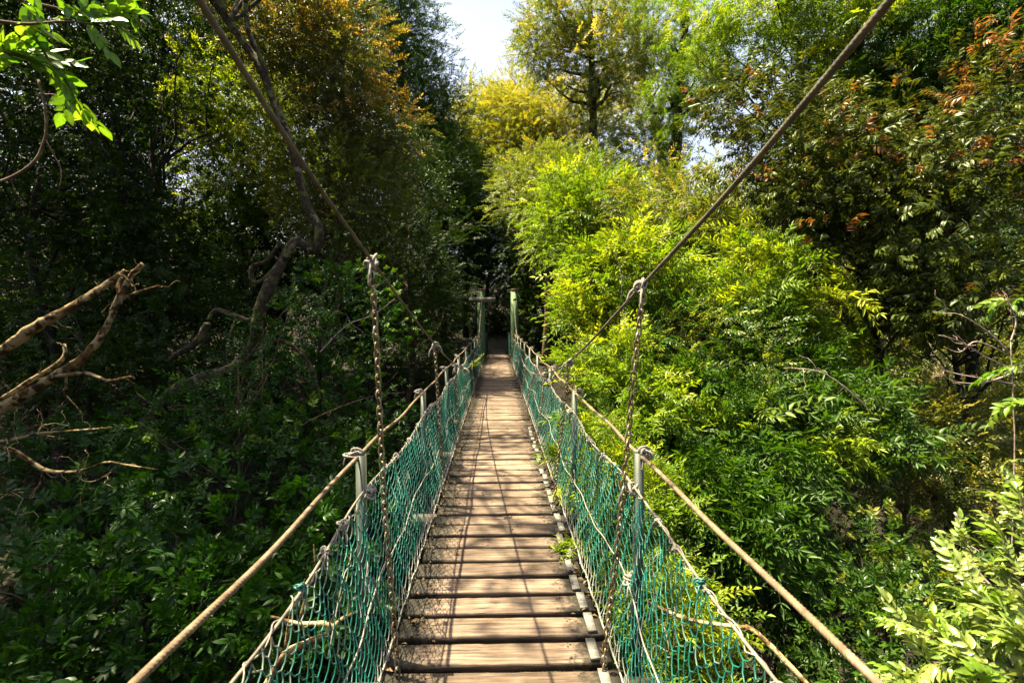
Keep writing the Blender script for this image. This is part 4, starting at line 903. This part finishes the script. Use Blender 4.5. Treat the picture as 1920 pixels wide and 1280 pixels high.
# ---- bleached dead branches reaching in from the left edge
D = 3.0
for lab, paths in (
    ('upper mottled dead branch rising from the left edge to a broken tip', [([(-90, 740), (0, 662), (60, 615), (110, 588), (165, 556), (212, 524), (234, 506)], [.062, .055, .05, .036, .022])]),
    ('forked mottled dead branch with snapped stubs in the middle of the left edge', [
        ([(-110, 840), (0, 768), (70, 725), (130, 690), (170, 660), (205, 605), (228, 555), (244, 520), (268, 495)], [.062, .055, .047, .042, .036, .03]),
        ([(232, 560), (222, 540), (228, 520)], [.028, .022, .018]), ([(240, 556), (262, 546), (298, 536)], [.022, .018, .012]),
        ([(-60, 790), (0, 750), (60, 712), (105, 685), (122, 664), (120, 645)], [.03, .028, .024, .018]),
        ([(75, 712), (120, 702), (165, 700), (186, 708), (205, 714), (246, 706)], [.022, .021, .02, .012]), ([(124, 705), (124, 728), (118, 735), (140, 758), (156, 778)], [.013, .012, .009, .006])]),
    ('thin straight dead branch under the forked one at the left edge', [([(-80, 840), (0, 828), (40, 820), (78, 812), (140, 807), (204, 802)], [.022, .02, .015, .009]), ([(70, 814), (76, 802), (82, 798)], [.012, .010, .009]), ([(30, 822), (70, 795), (104, 774)], [.006, .005, .003]), ([(80, 815), (110, 820), (128, 823)], [.006, .003]), ([(0, 795), (14, 830), (18, 880)], [.009, .007, .004])]),
    ('lowest dead branch dipping and then reaching furthest from the left edge', [([(-90, 826), (0, 838), (30, 848), (62, 868), (90, 882), (140, 884), (172, 876), (200, 866), (240, 872), (296, 880)], [.026, .025, .022, .020, .014, .006]), ([(80, 880), (76, 905), (60, 925), (55, 945)], [.012, .008, .004]), ([(145, 884), (150, 870), (156, 862)], [.009, .005]), ([(144, 886), (154, 900), (175, 902), (200, 890), (208, 884)], [.008, .006, .003]), ([(0, 935), (28, 918), (64, 916)], [.007, .004])])):
    root = empty('dead_branch', tuple(P(paths[0][0][0][0], paths[0][0][0][1], D))); tag(root, lab, 'branch', 'dead branches at the left edge'); off = np.array(root.location)
    for q, (pth, r_) in enumerate(paths):
        mb = MB(); r_ = [v * .47 for v in r_]; dd = D + .15 * math.sin(q); pth2 = [(a, b, D + (.0 if q == 0 else .12 * k / len(pth) * (1 if q % 2 else -1))) for k, (a, b) in enumerate(pth)]
        spb = bar(mb, pth2, D, r_, 34 if q == 0 else 14, rough=.24)
        for tw_ in range(5 if q == 0 else 2):
            i_ = random.randint(len(spb) // 3, len(spb) - 2); e_ = spb[i_] + rng.normal(size=3) * (.10, .06, .10) + (spb[-1] - spb[i_]) * .15; tt = wob(spb[i_], e_, 8, .2); mb.tube(tt, np.linspace(min(.006, r_[-1] * .6), .0012, 8), 5); mb.build('limb' if q == 0 else 'side_twig', W['bark_dead'], root, True, off)

# dead sticks caught at the nets
mb = MB(); root = empty('fallen_stick', tuple(P(520, 1290, 2.3))); tag(root, 'forked dead stick tangled behind the near left net', 'stick'); off = np.array(root.location)
bar(mb, [(490, 1300), (535, 1225), (575, 1205), (610, 1190), (622, 1175), (605, 1168), (560, 1168), (508, 1155)], 2.35, [.016, .017, .013, .012, .006], 30)
bar(mb, [(618, 1180), (640, 1160), (672, 1145)], 2.35, [.011, .006], 8); bar(mb, [(535, 1225), (545, 1150), (560, 1120), (572, 1085)], 2.4, [.009, .007, .003], 10); bar(mb, [(560, 1168), (575, 1110), (590, 1075), (588, 1020)], 2.5, [.006, .005, .002], 10); bar(mb, [(610, 1190), (640, 1120), (650, 1080)], 2.5, [.005, .002], 8)
mb.build('stick', W['bark_dead'], root, True, off)
mb = MB(); root = empty('fallen_stick', tuple(P(1220, 1130, 2.3))); tag(root, 'long pale dead stick slanting down outside the near right net', 'stick'); off = np.array(root.location)
bar(mb, [(1215, 1128, 2.6), (1290, 1160, 2.45), (1385, 1175, 2.3), (1405, 1176, 2.25), (1440, 1205, 2.2), (1520, 1290, 2.1), (1600, 1380, 2.0)], 2.3, [.008, .010, .011, .013, .013], 30); mb.build('stick', W['bark_dead'], root, True, off)

# bare stems and vines in the thickets
for lab, pts_, r_, mt in (
    ('long thin bare stem arching over the middle of the right thicket', [(1640, 780, 5.8), (1600, 740, 5.6), (1545, 700, 5.6), (1490, 690, 5.7), (1470, 690, 5.7)], [.009, .006, .003], 'twig_pale'),
    ('pale bare stem hanging before the bright leaves left of the first right chain', [(1150, 470, 7.2), (1162, 500, 7.2), (1166, 540, 7.2), (1160, 580, 7.2)], [.007, .006, .003], 'twig_pale'),
    ('white curved bare stem standing above the pale shrub', [(1790, 960, 3.0), (1815, 1010, 2.95), (1822, 1050, 2.9), (1850, 1090, 2.85), (1890, 1120, 2.8)], [.006, .007, .009], 'twig_pale'),
    ('fine dead twig reaching across the dark leaves behind the second left stanchion', [(560, 800, 6.0), (620, 770, 6.0), (700, 742, 6.1), (760, 735, 6.2)], [.008, .005, .002], 'twig'),
    ('grey bare twig spray in the shade right of the twisted trunk', [(600, 660, 6.4), (650, 610, 6.5), (700, 590, 6.6), (740, 560, 6.6)], [.009, .006, .002], 'twig_pale'),
    ('dangling dead vine in the shade between the dead branches and the twisted trunk', [(440, 600, 7.5), (425, 660, 7.5), (432, 730, 7.4), (420, 800, 7.4)], [.007, .006, .003], 'twig')):
    root = empty('woody_vine', tuple(P(*pts_[0]))); tag(root, lab, 'vine'); off = np.array(root.location); mb = MB()
    sp = bar(mb, pts_, 6, r_, 22, sides=6, rough=.2)
    for q in range(5):
        i = random.randint(5, 18); L_ = np.linalg.norm(sp[-1] - sp[0]); e = sp[i] + rng.normal(size=3) * L_ * .14; mb.tube(wob(sp[i], e, 7, .15), np.linspace(r_[1] * .5, .001, 7), 5)
    mb.build('strand', W[mt], root, True, off)

# ---- near leafy sprigs
def sprig(name, label, cat, paths, kind, mat, items, sc_, group=None, flush=0.0, twig='twig', rr=.006, part='leaves', up=0.1):
    o0 = P(*paths[0][0]); root = empty(name, tuple(o0)); tag(root, label, cat, group); mb = MB(); pos = []; dr = []
    for pth in paths:
        sp = spline([P(*q) for q in pth], 14); mb.tube(sp, np.linspace(rr, rr * .35, 14), 6, rough=.1)
        L = len(sp)
        for k in range(items):
            i = int(L * (.3 + .7 * (k + 1) / items)) - 1; t = sp[min(i, L - 1)] - sp[max(i - 2, 0)]; t /= np.linalg.norm(t) + 1e-9
            pos.append(sp[min(i, L - 1)]); dr.append(t + rng.normal(size=3) * .45 + (0, 0, up))
    mb.build('twig', W[twig], root, True, o0)
    n = len(pos); V, T, A, FLq = bake(kind, np.array(pos), np.array(dr), sc_ * rng.uniform(.85, 1.15, n), rng.random(n), (rng.random(n) < flush) * rng.random(n), roll=.7)
    mk(part, V - o0, T, None, LM[mat], root, {'tint': A, 'flush': FLq}); return root

sprig('leafy_branch', 'backlit large leaved branch hanging into the top left corner', 'branch', [
    [(-60, -20, 2.0), (60, 5, 2.0), (150, 25, 2.05), (215, 40, 2.1)], [(-60, 30, 1.9), (40, 45, 1.95), (120, 40, 2.0), (175, 45, 2.0)],
    [(-60, 70, 1.9), (0, 95, 1.95), (50, 110, 2.0), (95, 125, 2.05)], [(60, 60, 2.0), (90, 110, 2.05), (125, 155, 2.1), (150, 200, 2.15)], [(-40, -60, 1.9), (100, -50, 2.0), (190, -20, 2.1), (230, 0, 2.15)],
    [(-60, 150, 1.9), (-10, 120, 1.95), (20, 90, 2.0)]], 'near', 'lime', 6, .60, flush=.3)
mbv = MB(); root = empty('hanging_vine', tuple(P(80, 100, 2.2))); tag(root, 'thin bare vine hanging in a curve at the top left', 'vine'); off = np.array(root.location)
bar(mbv, [(72, 150), (84, 200), (86, 250), (70, 295), (40, 322), (0, 340), (-40, 345)], 2.2, [.0045, .0055, .004], 24, sides=6); bar(mbv, [(86, 262), (100, 290), (115, 318), (112, 352)], 2.2, [.003, .0015], 10, sides=5); bar(mbv, [(80, 178), (110, 180), (140, 210)], 2.2, [.003, .0015], 8, sides=5)
mbv.build('vine', W['twig'], root, True, off)

sprig('pale_shrub', 'close shrub with large pale curling leaves in the lower right corner', 'shrub', [
    [(1990, 1400, 1.9), (1900, 1250, 2.0), (1830, 1130, 2.1), (1790, 1060, 2.2)], [(1950, 1420, 1.8), (1850, 1300, 1.9), (1760, 1200, 2.0), (1690, 1170, 2.1)], [(1990, 1300, 2.1), (1930, 1150, 2.2), (1890, 1040, 2.3), (1870, 980, 2.4)],
    [(1990, 1350, 1.7), (1900, 1280, 1.75), (1830, 1250, 1.8), (1740, 1240, 1.9)], [(2000, 1250, 2.0), (1960, 1120, 2.1), (1930, 1000, 2.2), (1910, 930, 2.3)], [(1980, 1400, 2.1), (1880, 1330, 2.15), (1780, 1290, 2.2), (1680, 1270, 2.25)],
    [(2000, 1300, 1.8), (1920, 1200, 1.85), (1870, 1150, 1.9), (1820, 1170, 2.0)], [(2010, 1200, 2.3), (1950, 1190, 2.4), (1880, 1100, 2.5), (1800, 1010, 2.6)], [(2010, 1360, 1.6), (1950, 1270, 1.7), (1920, 1210, 1.75), (1880, 1210, 1.8)]],
    'curl', 'silver', 22, .70, flush=.5, rr=.007, up=.3, part='foliage')
for lab, pth in (('small lime sprig at the right edge above the bare pink twigs', [(1990, 590, 2.0), (1950, 572, 2.0), (1905, 560, 2.0), (1872, 572, 2.0)]), ('small lime sprig at the right edge below the bare pink twigs', [(1990, 720, 2.0), (1950, 690, 2.0), (1910, 682, 2.0), (1876, 700, 2.0)]),
                 ('pale lime sprig at the right edge halfway down', [(1990, 780, 1.9), (1950, 755, 1.9), (1915, 750, 1.9), (1880, 765, 1.9)]), ('whitish sprig at the right edge just above the pale shrub', [(1990, 890, 1.9), (1950, 870, 1.9), (1915, 862, 1.9), (1880, 872, 1.9)])):
    sprig('leaf_sprig', lab, 'sprig', [pth], 'curl', 'lime' if 'lime' in lab else 'silver', 4, .52, group='sprigs at the right edge', flush=.5, rr=.004)

# sprigs that grow through the right net on to the deck
for lab, pth, n_, s_ in (
    ('leafy sprig poking through the right net low over the planks', [(1125, 1060, 3.55), (1095, 1045, 3.5), (1070, 1035, 3.45), (1052, 1040, 3.4)], 3, .62),
    ('bright sprig through the right net above the low one', [(1120, 930, 4.6), (1090, 915, 4.5), (1062, 925, 4.4)], 3, .8),
    ('topmost yellow sprig climbing the outside of the right net', [(1120, 860, 4.9), (1095, 815, 5.0), (1070, 775, 5.1)], 3, .8),
    ('sprig of narrow leaves beside the second right chain over the deck edge', [(1080, 860, 5.0), (1058, 850, 4.95), (1040, 852, 4.9)], 3, .75)):
    sprig('leaf_sprig', lab, 'sprig', [pth], 'pinnate_n', 'bright', n_ + 3, s_ * 1.15, group='sprigs growing through the right net', flush=.5, rr=.004)
sprig('leaf_sprig', 'small green sprig climbing the far left net', 'sprig', [[(878, 705, 9.3), (884, 692, 9.2), (890, 680, 9.2)]], 'twig', 'bright', 3, .8, group=None, flush=.3, rr=.004)

# ---- bare pink twigs at the right
root = empty('bare_shrub', tuple(P(1900, 760, 5.5))); tag(root, 'leafless pinkish twiggy shrub at the right edge of the thicket', 'shrub'); off = np.array(root.location); gz = float(ground_z(off[0], off[1]))
mb = MB(); mb.tube(spline([(off[0] + .1, off[1], gz - .1), off + (.05, 0, -1), off, P(1895, 640, 5.5)], 16), np.linspace(.008, .006, 16), 7, rough=.1)
for pl_ in ([(1900, 720), (1860, 712), (1800, 702), (1758, 690)], [(1895, 690), (1850, 670), (1800, 640), (1760, 628)], [(1892, 660), (1850, 620), (1800, 590), (1770, 588)], [(1898, 700), (1840, 718), (1790, 715), (1765, 700)], [(1895, 640), (1905, 600), (1885, 560)], [(1880, 660), (1830, 640), (1800, 660), (1770, 650)]):
    sp = bar(mb, pl_, 5.5, [.010, .007, .003], 14, sides=5)
    for q in range(4):
        i = random.randint(4, 12); e = sp[i] + np.array([R_(-.25, .05), R_(-.1, .1), R_(-.05, .3)]); mb.tube(wob(sp[i], e, 6, .15), np.linspace(.004, .0015, 6), 5)
mb.build('twigs', W['twig_pale'], root, True, off)

# ---- far woods and undergrowth
bl = []
for k in range(70):
    px = rng.uniform(-900, 2900); d = rng.uniform(34, 62)
    x = (px - 932) / F * d
    if 780 < px < 1480: top = 345 + rng.uniform(0, 40)
    elif px <= 780: top = rng.uniform(-120, 120)
    else: top = rng.uniform(-80, 200)
    zt = EYE + (597 - top) / F * d; gz = float(ground_z(x, d)); zt = max(zt, gz + 4)
    bl.append((np.array([x, d, (zt + gz) / 2 + .5]), np.array([rng.uniform(2.6, 4.2), 2.8, (zt - gz) / 2])))
(V, T, A, FLx), CC = foliage(bl, 'ball_l', 13000, 1.1, 1.5, .8, .12, inner=.55)
fw = mk('far_woods', V, T, None, LM['mid'], None, {'tint': A, 'flush': FLx}); tag(fw, kind='stuff')
bl = []
for k in range(60):
    sdx = rng.choice([-1, 1]); x = sdx * rng.uniform(11, 24); y = rng.uniform(4, 34); gz = float(ground_z(x, y)); h = rng.uniform(2.5, 5.5)
    bl.append((np.array([x, y, gz + h * .5]), np.array([2.0, 2.0, h * .6])))
for k in range(26):
    x = rng.uniform(-9, 9); y = rng.uniform(27, 36); gz = float(ground_z(x, y)); h = rng.uniform(3, 6)
    if abs(x) < 1.6: continue
    bl.append((np.array([x, y, gz + h * .5]), np.array([1.6, 1.5, h * .6])))
(V, T, A, FLx), CC = foliage(bl, 'ball', 9000, .6, 1.35, .7, .06)
tag(mk('thicket_undergrowth', V, T, None, LM['dark'], None, {'tint': A, 'flush': FLx}), kind='stuff')
# low ground cover
n = 9000; x = rng.uniform(-13, 13, n); y = rng.uniform(-3, 27, n); ok = (np.abs(x) > .9) | ((y > 3.5) & (y < 17)); x, y = x[ok], y[ok]; z = ground_z(x, y) + .05
d = rng.normal(size=(len(x), 3)) * (1, 1, .3) + (0, 0, .8)
V, T, A, FLx = bake('rosette_s', np.stack([x, y, z], 1), d, rng.uniform(1.2, 2.6, len(x)), rng.random(len(x)))
tag(mk('ground_cover', V, T, None, LM['dark'], None, {'tint': A, 'flush': FLx}), kind='stuff')
print('leaf tris', LEAVES[0])
